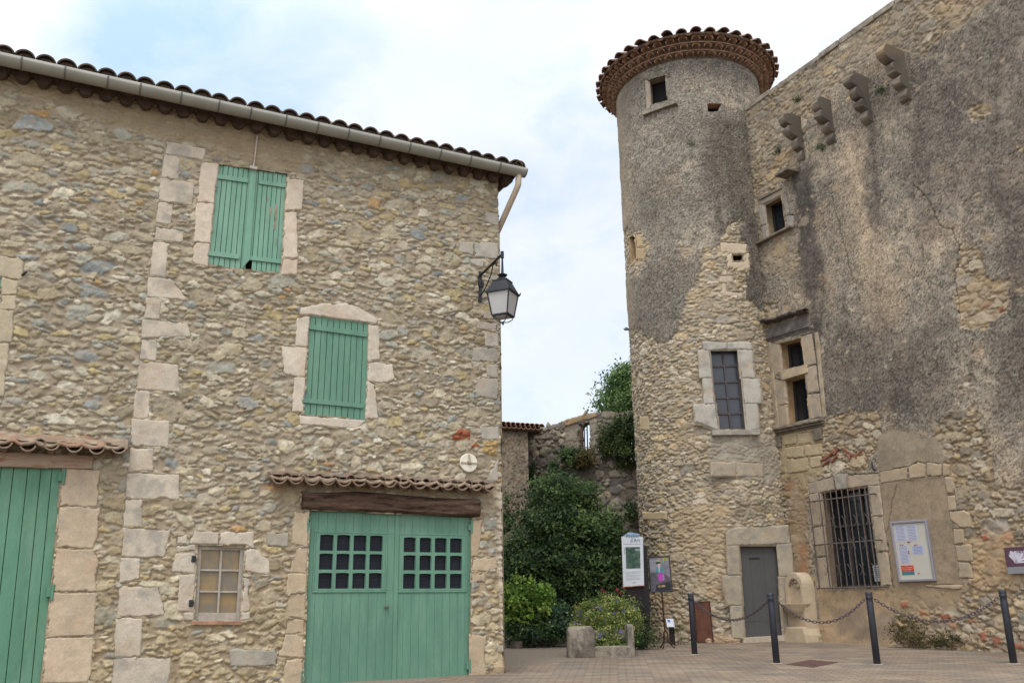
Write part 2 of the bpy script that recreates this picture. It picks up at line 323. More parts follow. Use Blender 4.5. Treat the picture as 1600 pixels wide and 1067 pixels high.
def slab(fr, pts, proud, col, parent, name='dressed_stone', res=.012, rnd=.010, off=0., px=True, grey=.35, rough=.004, inset=-.007):
    """one dressed block set in a wall: an irregular, slightly domed face that dives into the wall round its edge"""
    _sb[0] += 1; sd_ = _sb[0]; rs = np.random.RandomState(sd_)
    pl = fr.poly(pts, off+proud) if px else pts; us = [p[0] for p in pl]; vs = [p[1] for p in pl]
    u = np.arange(min(us)-res, max(us)+2*res, res); v = np.arange(min(vs)-res, max(vs)+2*res, res); U, V = np.meshgrid(u, v)
    d = sdpoly(U+.010*fbm(U, V, .10, sd_, 4, g=.65), V+.010*fbm(U, V, .09, sd_+1, 4, g=.65), pl)-inset-.02*sm(fbm(U, V, .12, sd_+8, 3), .3, .9)
    W = off-.010+sm(d, -.005, rnd)*(.010+proud)+rough*fbm(U, V, .07, sd_+2, 5, g=.7)+rs.uniform(-.004, .004)
    b = lin(col)*GAIN*rs.uniform(.93, 1.07); C = np.ones(U.shape+(3,))*b*(1+.15*fbm(U, V, .14, sd_+3, 6, g=.7)[..., None])
    g = sm(fbm(U, V, .16, sd_+4, 5), .0, .75)[..., None]*grey; C = C*(1-g)+g*lin((138, 136, 130))*GAIN*np.ones(3)
    o_ = sm(fbm(U, V, .22, sd_+5, 3), .2, .8)[..., None]*.30; C = C*(1-o_)+o_*lin((186, 158, 128))*GAIN*np.ones(3)
    dk = sm(-d, -.003, .010)[..., None]*.8; C = C*(1-dk)+dk*lin((154, 137, 114))*GAIN
    keep = (d > -.03)[:-1, :-1] | (d > -.03)[1:, 1:]
    return gridmesh(name, fr.arr(U, V, W), C, keep, parent)
def reveal(fr, quad, depth, parent, name='reveal', front=.012, col=(160, 142, 118), back=None, backmat=None):
    """the four sides of an opening, from the face of the wall inwards"""
    n = len(quad); ar = sum(quad[i][0]*quad[(i+1) % n][1]-quad[(i+1) % n][0]*quad[i][1] for i in range(n))
    if ar < 0: quad = quad[::-1]
    mb = MB(); K = 6
    for i in range(n):
        a, b = np.array(quad[i]), np.array(quad[(i+1) % n])
        e = b-a; nn = np.array([e[1], -e[0]])/(np.linalg.norm(e)+1e-9)*.03
        vs = [fr.w(*a, front), fr.w(*b, front), fr.w(*b, -depth), fr.w(*a, -depth)]+[fr.w(*(a+nn), front-.01), fr.w(*(b+nn), front-.01)]
        mb.add(vs, [(0, 3, 2, 1), (0, 1, 5, 4)])
    return mb.build(name, mat(name+'_stone', S(*col), .95, var=.18, vs=7, bump=.5), parent)
def bil(q):
    q = [np.array(p) for p in q]
    return lambda s, t: tuple((q[0]*(1-s)+q[1]*s)*(1-t)+(q[3]*(1-s)+q[2]*s)*t)

def colorize(o, fn):
    me = o.data; P = np.zeros(len(me.vertices)*3); me.vertices.foreach_get('co', P); P = P.reshape(-1, 3)+np.array(root_base(o)); C = fn(P)
    at = me.color_attributes.new('Col', 'FLOAT_COLOR', 'POINT'); C4 = np.zeros((len(P), 4)); C4[:, :3] = np.clip(C, 0, 1); at.data.foreach_set('color', C4.astype(np.float32).ravel()); me.materials.clear(); me.materials.append(STONE)
# ================================================================== the setting
FA = Fr((-.1917, 13.1199), (math.sin(R_(64)), math.cos(R_(64))))
FB = Fr((6.9134, 17.3891), (math.sin(R_(27)), -math.cos(R_(27))))
FS = Fr((-.1917, 13.1199), tuple(-FA.n[:2]))           # side wall of the house, going away from the camera
def sheet(name, pts, h, m, kind='structure', thick=0):
    me = bpy.data.meshes.new(name); me.from_pydata([(x, y, gz(y)+h) for x, y in pts], [], [tuple(range(len(pts)))])
    me.materials.append(m); o = bpy.data.objects.new(name, me); sc.collection.objects.link(o); o['kind'] = kind; return o
def pavemat():
    m = bpy.data.materials.new('stone_setts'); m.use_nodes = True; t = m.node_tree; b = t.nodes['Principled BSDF']; b.inputs['Roughness'].default_value = .85; b.inputs['Specular IOR Level'].default_value = .25
    tc = N(t, 'ShaderNodeTexCoord'); mp = N(t, 'ShaderNodeMapping'); mp.inputs['Rotation'].default_value = (0, 0, R_(6)); L(t, tc.outputs['Object'], mp.inputs[0])
    br = N(t, 'ShaderNodeTexBrick'); br.offset = .5; L(t, mp.outputs[0], br.inputs['Vector'])
    for k, v in (('Scale', 1.0), ('Mortar Size', .014), ('Brick Width', .22), ('Row Height', .11), ('Bias', 0.)): br.inputs[k].default_value = v
    br.inputs['Color1'].default_value = (*S(160, 144, 124), 1); br.inputs['Color2'].default_value = (*S(138, 126, 114), 1); br.inputs['Mortar'].default_value = (*S(114, 103, 90), 1)
    v = N(t, 'ShaderNodeTexWhiteNoise', noise_dimensions='2D')
    # second, offset colour pick per sett: snap coordinates to the brick grid
    sx = N(t, 'ShaderNodeSeparateXYZ'); L(t, mp.outputs[0], sx.inputs[0])
    cx = M_('FLOOR', M_('DIVIDE', sx.outputs[0], .44, t), None, t); cy = M_('FLOOR', M_('DIVIDE', sx.outputs[1], .22, t), None, t)
    cb = N(t, 'ShaderNodeCombineXYZ'); L(t, cx, cb.inputs[0]); L(t, cy, cb.inputs[1]); L(t, cb.outputs[0], v.inputs['Vector'])
    cr = N(t, 'ShaderNodeValToRGB'); cr.color_ramp.interpolation = 'CONSTANT'; e = cr.color_ramp.elements
    cols = [(0, (168, 148, 124)), (.25, (136, 126, 116)), (.5, (168, 138, 116)), (.62, (122, 114, 106)), (.78, (182, 164, 138)), (.92, (146, 112, 96))]
    e[0].color = (*S(*cols[0][1]), 1); e[1].position = cols[1][0]; e[1].color = (*S(*cols[1][1]), 1)
    for p, c in cols[2:]:
        q = e.new(p); q.color = (*S(*c), 1)
    L(t, v.outputs['Value'], cr.inputs[0])
    mx = N(t, 'ShaderNodeMix', data_type='RGBA'); mx.inputs[0].default_value = .30; L(t, br.outputs['Color'], mx.inputs[6]); L(t, cr.outputs[0], mx.inputs[7])
    no = N(t, 'ShaderNodeTexNoise'); no.inputs['Scale'].default_value = 1.1; no.inputs['Detail'].default_value = 10; no.inputs['Roughness'].default_value = .72; L(t, tc.outputs['Object'], no.inputs['Vector'])
    mr = N(t, 'ShaderNodeMapRange'); mr.inputs[1].default_value = .3; mr.inputs[2].default_value = .7; mr.inputs[3].default_value = .66; mr.inputs[4].default_value = 1.16; L(t, no.outputs['Fac'], mr.inputs[0])
    vm = N(t, 'ShaderNodeVectorMath', operation='SCALE'); L(t, mx.outputs[2], vm.inputs[0]); L(t, mr.outputs[0], vm.inputs['Scale']); L(t, vm.outputs[0], b.inputs['Base Color'])
    bp = N(t, 'ShaderNodeBump'); bp.inputs['Strength'].default_value = .6; bp.inputs['Distance'].default_value = .01; bp.invert = True; L(t, br.outputs['Fac'], bp.inputs['Height']); L(t, bp.outputs[0], b.inputs['Normal'])
    return m
SOIL = mat('bare_earth', S(110, 98, 84), .95, var=.25, vs=2, bump=.8, bs=30)
GRAVEL = mat('gravel_path', S(144, 132, 116), .95, var=.2, vs=40, bump=.8, bs=80)
sheet('ground', [(-400, -60), (400, -60), (400, 400), (-400, 400)], 0, SOIL)
gp = lambda x, y: tuple(ground(x, y)[:2])
sheet('path', [(-40, -20), (40, -20), (40, 19.4), (-40, 19.4)], .004, GRAVEL)
pvx = [gp(786, 1046), gp(905, 1031), gp(1000, 1015), gp(1060, 1006), (7.5, 20.0), (30, 20.0), (30, -10), (-3, -10), (-3, 10)]
sheet('paving', pvx, .008, pavemat())

# ================================================================== stone house on the left
house = thing('stone_house', 'rubble stone house with green shutters and a green garage door under a tiled roof', 'house', FA.w(-3.5, .15, -3))
PAL_A = [(186, 176, 153, 5), (176, 165, 139, 5), (179, 163, 123, 2.0), (162, 160, 146, 3), (146, 150, 146, 1.2), (196, 189, 168, 2.5), (166, 155, 132, 5), (182, 148, 104, .25), (156, 143, 117, 2)]
MOR_A = (165, 150, 129)
A_holes = dict(
 w1=[(341, 257), (449, 272), (439, 428), (324, 415)], w2=[(484, 490.5), (577.5, 504), (572, 657), (474, 648.7)],
 sm=[(308, 850), (384, 851), (377, 971), (302, 970)], gd=[(483, 797), (738, 806), (734, 1085), (473, 1085)],
 ld=[(-60, 727), (98, 731), (62, 1120), (-110, 1120)], lw=[(-90, 417), (4, 431), (1, 462), (-95, 455)])
CR, WH, PK, GR = (188, 172, 150), (202, 190, 170), (198, 172, 148), (158, 152, 144)
quoin = [(260,220,322,233,318,250,258,240),(257,241,281,246,279,280,253,277),(251,278,304,286,302,321,248,313),(248,314,272,319,267,351,244,348),(242,353,288,361,285,379,241,375),(239,376,265,380,259,432,233,430),
 (232,432,267,435,293,468,229,464),(229,465,252,467,250,498,225,497),(223,498,293,505,300,526,221,527),(221,529,246,531,244,563,218,562),(217,564,277,569,282,613,213,608),(212,610,234,611,233,654,208,653),(206,654,265,658,263,698,204,696),
 (204,698,241,700,239,735,201,736),(198,739,280,741,281,780,196,778),(195,779,223,780,222,822,193,823),(193,825,267,827,256,870,190,869),(189,871,219,874,217,904,187,910),(186,916,248,916,259,961,183,963),(181,965,222,966,220,1024,178,1027),(177,1028,267,1027,265,1060,255,1085,173,1085)]
corner = [(742,377,779,380,779,406,742,401),(718,377,740,379,739,398,718,394),(733,404,756,406,755,417,738,414),(740,544,751,542,779,544,779,566,738,564),(760,568,779,569,779,590,761,588),(745,596,751,590,779,592,779,623,743,620),(751,666,779,667,779,687,751,685),(756,485,778,488,778,499,756,497),(746,504,778,505,778,515,745,514),(758,519,779,520,779,542,758,541),(766,738,778,717,779,752,766,750),(758,330,779,334,779,352,758,348)]
w1s = [(315,253,341,257,334,318,309,316),(307,316,334,319,328,380,304,377),(304,379,328,381,324,416,301,411),(449,277,475,282,472,330,446,329),(446,331,464,332,466,402,442,403),(442,405,466,406,464,430,439,429)]
w2s = [(470,481,508,474,551,474,574,487,590,499,589,506,577,504,484,491,466,492),(464,494,484,495,480,542,462,540),(441,541,480,543,477,589,443,586),(460,589,477,590,474,643,457,642),(468,644,474,648,572,657,557,669,469,663),(577,507,592,509,594,561,576,564),(576,565,613,569,617,592,605,598,575,595),(575,596,587,599,591,654,572,654)]
sms = [(304,828,342,832,340,850,308,850,297,849),(345,832,396,831,396,856,384,851,343,850),(275,836,292,836,292,850,275,849),(276,852,306,851,306,862,277,862),(275,864,306,863,304,896,270,892),(280,897,305,897,303,955,277,955),(287,957,303,957,302,968,288,968),(384,855,399,858,422,877,421,895,416,898,383,890),(381,900,390,905,391,954,378,955),(378,956,391,956,390,968,377,969)]
ldj = [(98,732,156,734,153,791,94,790),(94,792,157,793,151,839,143,856,89,855),(88,857,144,858,153,874,150,923,82,924),(80,926,151,926,147,991,75,995),(73,996,146,995,143,1053,136,1066,67,1067),(66,1069,136,1067,134,1112,60,1112)]
lws = [(-90,393,30,402,37,408,35,438,4,432,-90,417),(4,433,28,439,25,460,3,460),(2,461,25,461,23,484,0,484),(-60,484,22,485,18,534,-60,533),(-60,535,15,535,5,620,-60,620)]
gdj = [(460,800,483,799,480,853,456,849),(463,856,481,854,479,895,452,894),(450,896,479,896,478,925,447,925),(454,927,478,927,476,965,443,961),(449,967,476,967,475,990,446,989),(446,990,475,991,474,1027,435,1025),(446,1029,473,1028,471,1085,443,1085),
 (738,812,755,812,747,868,738,869),(738,872,775,871,778,887,762,892,738,891),(737,897,759,897,758,910,737,910),(735,992,760,992,756,1019,759,1048,758,1090,735,1090)]
big = [(418,832,452,832,450,853,419,852),(360,1014,433,1016,433,1040,360,1040),(388,853,408,868,422,874,420,897,390,888)][:2]
pp = lambda t: [(t[i], t[i+1]) for i in range(0, len(t), 2)]
slabs_A = []
for t in quoin: slabs_A.append((pp(t), .022, (200, 187, 168), 'quoin_stone', .5))
for t in corner: slabs_A.append((pp(t), .026, (180, 172, 158), 'corner_stone', .5))
for t in w1s: slabs_A.append((pp(t), .028, (212, 196, 176), 'surround_stone', .12))
for t in w2s: slabs_A.append((pp(t), .030, (210, 197, 178), 'surround_stone', .2))
for t in sms: slabs_A.append((pp(t), .026, (196, 184, 166), 'surround_stone', .3))
for t in ldj: slabs_A.append((pp(t), .032, (198, 178, 152), 'jamb_stone', .2))
for t in lws: slabs_A.append((pp(t), .028, (190, 176, 150), 'surround_stone', .2))
for t in gdj: slabs_A.append((pp(t), .022, (192, 172, 144), 'jamb_stone', .2))
for t in big: slabs_A.append((pp(t), .03, (176, 168, 152), 'dressed_stone', .4))
u = np.arange(-9.4, .004, .0125); v = np.arange(.05, 8.05, .0125); U, V = np.meshgrid(u, v)
H, C, pm = masonry(U, V, 21, [(.17, .9), (.12, 7), (.088, 45), (.064, 170), (.044, 320)], PAL_A, MOR_A, hgt=.021, asp=(1.3, 3.8), polyk=6, warp=.016, rot=.18, fill=1.22)
PX, PY = projv(FA.arr(U, V, H*0))
# smoother rendered strip just under the eaves and above the first window
e = sm(sdpoly(PX, PY, [(-50, 60), (840, 260), (840, 300), (640, 262), (480, 236), (470, 272), (330, 252), (322, 236), (240, 215), (120, 180), (-50, 130)])+7*fbm(PX, PY, 30, 5, 3), -4, 10)[..., None]*.75
C = C*(1-e)+e*S(158, 140, 112)*(1+.12*fbm(U, V, .3, 77, 5)[..., None]); H = H*(1-e[..., 0]*.6)+e[..., 0]*.012
# lime smears on the lower right corner and the red stones by the plaque
e = sm(sdpoly(PX, PY, [(776, 770), (800, 770), (800, 1000), (784, 1000), (776, 900)])+3*fbm(PX, PY, 10, 6, 3), -3, 4)[..., None]*.8
C = C*(1-e)+e*S(196, 184, 170)
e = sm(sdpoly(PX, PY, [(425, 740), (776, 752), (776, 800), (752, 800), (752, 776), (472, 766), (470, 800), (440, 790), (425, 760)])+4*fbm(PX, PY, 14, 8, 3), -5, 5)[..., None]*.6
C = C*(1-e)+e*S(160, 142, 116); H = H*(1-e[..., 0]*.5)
for pl, c in (([(705, 684), (716, 670), (736, 672), (733, 686), (706, 689)], (150, 88, 62)), ([(733, 694), (745, 692), (752, 697), (735, 700)], (170, 112, 74)), ([(754, 688), (776, 690), (776, 714), (752, 706)], (178, 150, 104))):
    e = sm(sdpoly(PX, PY, pl)+1.5*fbm(PX, PY, 8, 9, 2), -.5, 1.5)[..., None]; C = C*(1-e)+e*S(*c)*(1+.25*fbm(U, V, .05, 5, 3)[..., None]); H = H+e[..., 0]*.012
# lower part of the wall a touch warmer
g = sm(-V, -3.2, -1.0)[..., None]; C = C*(1+g*np.array([.05, .0, -.08]))
keep = np.ones((len(v)-1, len(u)-1), bool); Uc, Vc = U[:-1, :-1]+.006, V[:-1, :-1]+.006
for k, h in A_holes.items(): keep &= sdpoly(Uc, Vc, FA.poly(h)) < .008
for pl, pr, c, nm, gy in slabs_A:
    p = FA.poly(pl, pr); us = [q[0] for q in p]; vs_ = [q[1] for q in p]
    i0, i1 = np.searchsorted(u, [min(us)-.05, max(us)+.05]); j0, j1 = np.searchsorted(v, [min(vs_)-.05, max(vs_)+.05])
    d = sdpoly(U[j0:j1, i0:i1], V[j0:j1, i0:i1], p); k_ = sm(d, .003, .014); H[j0:j1, i0:i1] = H[j0:j1, i0:i1]*(1-k_)+k_*-.022
    q_ = (1-k_)[..., None]; C[j0:j1, i0:i1] = C[j0:j1, i0:i1]*q_+(1-q_)*S(*MOR_A)
    slab(FA, pl, pr, c, house, nm, grey=gy)
# window boards hide the edge of the hollow behind them, so the wall is flat there
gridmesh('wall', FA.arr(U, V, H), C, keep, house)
u2 = np.arange(0, 6.5, .03); v2 = np.arange(.1, 7.95, .03); U2, V2 = np.meshgrid(u2, v2)
H2, C2, _ = masonry(U2, V2, 27, [(.25, 3.5), (.17, 16), (.11, 60), (.07, 100)], PAL_A, MOR_A, hgt=.03)
gridmesh('wall', FS.arr(U2, V2, H2-.012), C2, None, house)
mb = MB(); mb.box(FA, -9.5, -.03, .0, 7.9, -6.4, -.42); mb.box(FA, -.42, -.03, .0, 7.9, -.42, -.045); mb.build('inner_wall', MORTAR, house)
# openings
def tile_q(q, m=0): pass
qd = {k: FA.poly(h) for k, h in A_holes.items()}
for k, d in (('w1', .13), ('w2', .13), ('sm', .16), ('gd', .14), ('ld', .14), ('lw', .1)): reveal(FA, qd[k], d, house)
def shutter(q, nb, w0, w1, m, battens, name='shutter', gap=.007, s0=0., s1=1., bat_w=.022, missing=None):
    B = bil(q); mb = MB(); ed = np.linspace(s0, s1, nb+1); wd = abs(q[1][0]-q[0][0])
    for i in range(nb):
        a, b = ed[i]+gap/2/wd, ed[i+1]-gap/2/wd; j = random.uniform(-.003, .003); t1 = 1+random.uniform(-.004, .004)
        if missing and i == missing[0]: t1 = missing[1]
        mb.prism(FA, [B(a, 0), B(b, 0), B(b, t1), B(a, t1)], w0, w1+j)
    o = mb.build(name, m, house, bevel=.003)
    for t0, t1, a, b in battens:
        mb = MB(); mb.prism(FA, [B(a, t0), B(b, t0+.002), B(b, t1+.002), B(a, t1)], w1+.002, w1+bat_w); mb.build('batten', m, o, bevel=.004)
    return o
for k in ('w1', 'w2', 'lw', 'gd', 'ld'): back = MB(); back.prism(FA, qd[k], -.16, -.13); back.build('dark_backing', DARK, house)
q1 = qd['w1']; B1 = bil(q1)
a = shutter([B1(.004, .004), B1(.505, .004), B1(.512, .996), B1(.004, .996)], 7, -.035, -.005, GREEN2, [(.10, .145, -.03, .86), (.865, .91, -.03, .80)], 'shutter')
c = shutter([B1(.515, .004), B1(.997, .004), B1(.997, .996), B1(.522, .996)], 7, -.04, -.012, GREEN2, [(.10, .14, .16, 1.03), (.865, .905, -.06, 1.03)], 'shutter', missing=(0, .90))
mb = MB(); mb.prism(FA, [B1(.46, .0), B1(.545, .0), B1(.555, .9), B1(.46, .995)], -.005, .016); mb.build('batten', GREEN2, a, bevel=.004)
bare = mat('peeled_wood', S(160, 140, 122), .9, var=.2, vs=20)
for (x0, y0, x1, y1) in ((416, 307, 419, 317), (421, 322, 425, 338), (429, 318, 433, 345), (427, 345, 431, 360), (431, 372, 432, 384)):
    mb = MB(); xm = (x0+x1)/2; mb.prism(FA, FA.poly([(xm, y0), (x1, (y0*2+y1)/3), (x1-1, y1-3), (xm-1, y1), (x0, (y0+2*y1)/3), (x0+.5, y0+4)], -.01), -.03, -.0065); mb.build('peeled_patch', bare, c)
q2 = qd['w2']; B2 = bil(q2)
a = shutter([B2(.004, .004), B2(.996, .004), B2(.996, .996), B2(.004, .996)], 10, -.03, .0, GREEN, [(.105, .155, -.03, .97), (.84, .885, -.03, .95)])
for t in (.13, .86):
    mb = MB(); p = B2(-.03, t); mb.tube([FA.w(p[0], p[1]-.05, .02), FA.w(p[0], p[1]+.05, .02)], .013); mb.build('hinge', GREEN, a)
shutter(qd['lw'], 9, -.03, .0, GREEN, [(.5, .62, 0, 1)])
# hardware on the facade
p0 = FA.px(402, 213, .03); p1 = FA.px(396, 262, .05)
mb = MB(); mb.tube([FA.w(*p0, .03), FA.w((p0[0]*.3+p1[0]*.7), p0[1]*.3+p1[1]*.7, .05), FA.w(*p1, .05)], [.012, .010, .014]); mb.box(FA, p1[0]-.05, p1[0]+.05, p1[1]-.02, p1[1]+.02, 0, .06); mb.build('shutter_rod', mat('pale_rod', S(196, 184, 174), .7), house)
p = FA.px(463, 482, .02); mb = MB(); mb.tube([FA.w(*p, -.02), FA.w(p[0]+.02, p[1]-.03, .12)], .022, 10); mb.build('overflow_pipe', ALU, house)
for (x0, y0, x1, y1) in ((34, 431, 42, 425), ): 
    mb = MB(); mb.tube([FA.w(*FA.px(x0, y0), .02), FA.w(*FA.px(x1, y1, .05), .06)], .012); mb.build('iron_hook', RUST, house)
# small six-pane window
qs = qd['sm']; Bs = bil(qs); mb = MB()
fw = mat('window_frame_paint', S(176, 166, 152), .8, var=.15, vs=12, bump=.4)
for s0, s1, t0, t1, w0, w1 in ((0, .10, 0, 1, -.10, -.035), (.90, 1, 0, 1, -.10, -.035), (.1, .9, 0, .07, -.10, -.035), (.1, .9, .89, 1, -.10, -.03), (.49, .535, .07, .89, -.09, -.045), (.1, .9, .325, .35, -.088, -.047), (.1, .9, .605, .63, -.088, -.047)):
    mb.prism(FA, [Bs(s0, t0), Bs(s1, t0), Bs(s1, t1), Bs(s0, t1)], w0, w1)
wf = mb.build('window_frame', fw, house, bevel=.004)
mb = MB(); mb.prism(FA, [Bs(.02, .02), Bs(.98, .02), Bs(.98, .97), Bs(.02, .97)], -.10, -.085)
pane = mat('curtained_glass', S(118, 108, 92), .2, vs=2.2, bump=0, spec=.6, col2=S(150, 122, 76), edge=(.42, .56)); mb.build('window_pane', pane, wf)
mb = MB(); mb.prism(FA, FA.poly([(300, 970), (377, 970), (376, 976), (298, 976)]), -.1, .05); mb.build('sill', mat('sill_wood', S(168, 128, 104), .9, var=.3, vs=10, bump=.5), wf, bevel=.004)
for x, y in ((302, 873), (298, 942)):
    mb = MB(); mb.box(FA, *(lambda p: (p[0]-.025, p[0]+.025, p[1]-.04, p[1]+.04))(FA.px(x, y)), 0, .045); mb.build('hinge_pin', IRON, wf, bevel=.01)
# left door
ql = FA.poly([(-64, 727), (97, 731), (61, 1120), (-116, 1120)]); Bl = bil(ql); mb = MB(); ed = [0, .13, .27, .40, .52, .66, .79, .90, 1]
for i in range(8):
    g_ = .003; j = random.uniform(-.004, .004); mb.prism(FA, [Bl(ed[i]+g_, 0), Bl(ed[i+1]-g_, 0), Bl(ed[i+1]-g_, 1), Bl(ed[i]+g_, 1)], -.06, -.02+j)
ld = mb.build('door', GREEN3, house, bevel=.004)
for x, y in ((100, 745), (82, 925)):
    p = FA.px(x, y, .02); mb = MB(); mb.box(FA, p[0]-.06, p[0]+.02, p[1]-.05, p[1]+.05, -.02, .03); mb.tube([FA.w(p[0], p[1]-.09, .035), FA.w(p[0], p[1]+.09, .035)], .018); mb.build('hinge', GREEN3, ld, bevel=.004)
mb = MB(); pl = FA.poly([(-70, 702), (147, 711), (144, 732), (-70, 727)], .05); mb.prism(FA, pl, -.14, .05); mb.build('door_lintel', PALE_BEAM, house, bevel=.012)
# garage doors
qg = FA.poly([(484, 797), (738, 806), (734, 1085), (473, 1085)], -.04); Bg = bil(qg)
def leaf(sa, sb, panes, fr_, rows, arch):
    """panes: pixel x ranges; rows: pixel y ranges; fr_: frame rectangle in pixels"""
    mb = MB(); off = -.04; L_ = lambda s, t: Bg(sa+(sb-sa)*s, t)
    fx0, fx1, fy0, fy1 = fr_; P = lambda x, y: FA.px(x, y, off)
    top = L_(0, 0); 
    vtop = lambda u_: np.interp(u_, [Bg(0, 0)[0], Bg(1, 0)[0]], [Bg(0, 0)[1], Bg(1, 0)[1]])
    uA, uB = Bg(sa, 0)[0], Bg(sb, 0)[0]; f0, f1 = P(fx0, fy0), P(fx1, fy0); g0, g1 = P(fx0, fy1), P(fx1, fy1)
    vb = .12; n = 10; ed = np.linspace(uA+.004, uB-.004, n+1)
    fu0, fu1 = (f0[0]+g0[0])/2, (f1[0]+g1[0])/2; fv1, fv0 = (f0[1]+f1[1])/2, (g0[1]+g1[1])/2
    for i in range(n):
        a, b = ed[i]+.0008, ed[i+1]-.0008; j = random.uniform(-.001, .001)
        mb.prism(FA, [(a, vb), (b, vb), (b, fv0), (a, fv0)], -.09, off+j)
        mb.prism(FA, [(a, fv1), (b, fv1), (b, vtop(b)-.004), (a, vtop(a)-.004)], -.09, off+j)
    mb.box(FA, uA+.004, fu0, fv0, fv1, -.09, off); mb.box(FA, fu1, uB-.004, fv0, fv1, -.09, off)
    o = mb.build('garage_door_leaf', GREEN, house, bevel=.003)
    # window: a grid of openings with cambered heads
    mb = MB(); xs = [(P(a, fy0)[0]*.5+P(a, fy1)[0]*.5, P(b, fy0)[0]*.5+P(b, fy1)[0]*.5) for a, b in panes]
    ys = [(P((fx0+fx1)/2, b)[1], P((fx0+fx1)/2, a)[1]) for a, b in rows]      # (low, high)
    w0, w1 = -.085, off+.012
    us = [fu0+.002]+[x for ab in xs for x in ab]+[fu1-.002]
    for i in range(0, len(us), 2): mb.box(FA, us[i], us[i+1], fv0+.002, fv1-.002, w0, w1)
    vsx = [fv1-.002]+[y for lo, hi in ys for y in (hi, lo)]+[fv0+.002]
    for x0, x1 in xs:
        for i in range(0, len(vsx), 2):
            hi, lo = vsx[i], vsx[i+1]
            if i < len(vsx)-2:     # this bar is the head of the pane below: give it a camber
                k = 6; pts = [(x0, hi), (x0, lo-.008)]
                pts += [(x0+(x1-x0)*t, lo-.008+.008*math.sin(math.pi*(.5 if False else t))**.6) for t in np.linspace(.04, .96, k)]
                pts += [(x1, lo-.008), (x1, hi)]; 
                for a_, b_ in zip(pts[1:-2], pts[2:-1]): mb.prism(FA, [(a_[0], hi), (b_[0], hi), b_, a_], w0, w1-.001)
            else: mb.box(FA, x0, x1, lo, hi, w0, w1-.001)
    wg = mb.build('door_window', GREEN, o)
    mb = MB(); mb.box(FA, fu0+.01, fu1-.01, fv0+.01, fv1-.01, -.088, -.08); mb.build('glass', mat('dark_pane', S(30, 32, 40), .3, var=.3, vs=3, bump=0, spec=.12), wg)
    mb = MB()
    for lo, hi in ys:
        for y in np.arange(lo+.01, hi-.01, .018): mb.box(FA, xs[0][0], xs[-1][1], y, y+.004, -.0795, -.077)
    mb.build('blind_slats', mat('blind', S(52, 56, 68), .7, var=.1), wg)
    mb = MB(); t_ = .022
    for a, b, c_, d in ((fu0-t_, fu1+t_, fv0-t_, fv0), (fu0-t_, fu1+t_, fv1, fv1+t_), (fu0-t_, fu0, fv0, fv1), (fu1, fu1+t_, fv0, fv1)): mb.box(FA, a, b, c_, d, off, off+.014)
    mb.build('window_moulding', GREEN, o, bevel=.004); return o, uA, uB
X_ = lambda a: 480+a/5.714
Y_ = lambda a: 800+a/5.714
rowsL = [(Y_(203), Y_(345)), (Y_(370), Y_(512)), (Y_(540), Y_(680))]; rowsR = [(Y_(228), Y_(358)), (Y_(385), Y_(518)), (Y_(547), Y_(680))]
lf, ua, ub = leaf(0, .513, [(X_(105), X_(227)), (X_(258), X_(376)), (X_(407), X_(523)), (X_(553), X_(669))], (492, 602, 833, 922.5), rowsL, 1)
rf, uc, ud = leaf(.517, 1, [(X_(857), X_(966)), (X_(1000), X_(1106)), (X_(1136), X_(1243)), (X_(1272), X_(1380))], (623, 727, 836, 922.5), rowsR, 1)
mb = MB(); mb.box(FA, ub-.018, ub+.040, .12, Bg(.5, 0)[1]-.01, -.039, -.02); mb.build('closing_batten', GREEN, lf, bevel=.006)
p = FA.px(605, 948, 0); mb = MB(); mb.tube([FA.w(p[0]-.03, p[1], -.03), FA.w(p[0]+.015, p[1]-.01, .01)], .009); mb.tube([FA.w(p[0]+.01, p[1], -.03), FA.w(p[0]+.01, p[1], .02)], .014); mb.build('handle', RUSTB, lf)
for x, y, par in ((481, 820, lf), (471, 1060, lf), (738, 823, rf), (735, 1040, rf)):
    p = FA.px(x, y, .02); mb = MB(); mb.box(FA, p[0]-.045, p[0]+.045, p[1]-.045, p[1]+.035, -.035, .004); mb.tube([FA.w(p[0], p[1]-.09, .012), FA.w(p[0], p[1]+.09, .012)], .016); mb.build('hinge', GREEN, par, bevel=.003)
# beam over the garage
u_ = np.linspace(0, 1, 90); bm_t = [(472, 767), (500, 768), (560, 766), (600, 769), (680, 776), (752, 779)]; bm_b = [(472, 796), (484, 797), (600, 801), (700, 806), (738, 808), (753, 809)]
tu_ = FA.poly(bm_t, .05); bu_ = FA.poly(bm_b, .05); uu = np.linspace(tu_[0][0], tu_[-1][0], 150); tt = np.linspace(0, 1, 24)
top_ = np.interp(uu, [p[0] for p in tu_], [p[1] for p in tu_]); bot_ = np.interp(uu, [p[0] for p in bu_], [p[1] for p in bu_])
Ub = np.tile(uu, (24, 1)); Vb = bot_[None]+(top_-bot_)[None]*tt[:, None]
gr_ = fbm(Ub+.03*fbm(Ub, Vb, .3, 3), Vb, .5, 301, 5, sy=.045, g=.7)
ed_ = np.minimum(np.minimum(tt, 1-tt)[:, None]*8, 1)*np.minimum(1, np.minimum(uu-uu[0], uu[-1]-uu)/.03+.05)[None]
Wb = -.04+(.13+.02*fbm(Ub, Vb, .5, 309, 2))*np.sqrt(np.clip(ed_, 0, 1))+.016*gr_
Cb = (S(92, 72, 60)*np.ones(3)+0*Ub[..., None])*(1+.5*gr_[..., None]); k_ = sm(gr_, .1, .7)[..., None]*.5; Cb = Cb*(1-k_)+k_*S(140, 118, 102)
k_ = sm(-gr_, .15, .6)[..., None]*.8; Cb = Cb*(1-k_)+k_*S(44, 32, 28)
gridmesh('garage_beam', FA.arr(Ub, Vb, Wb), np.clip(Cb, .005, 1), None, house, solid=.08)
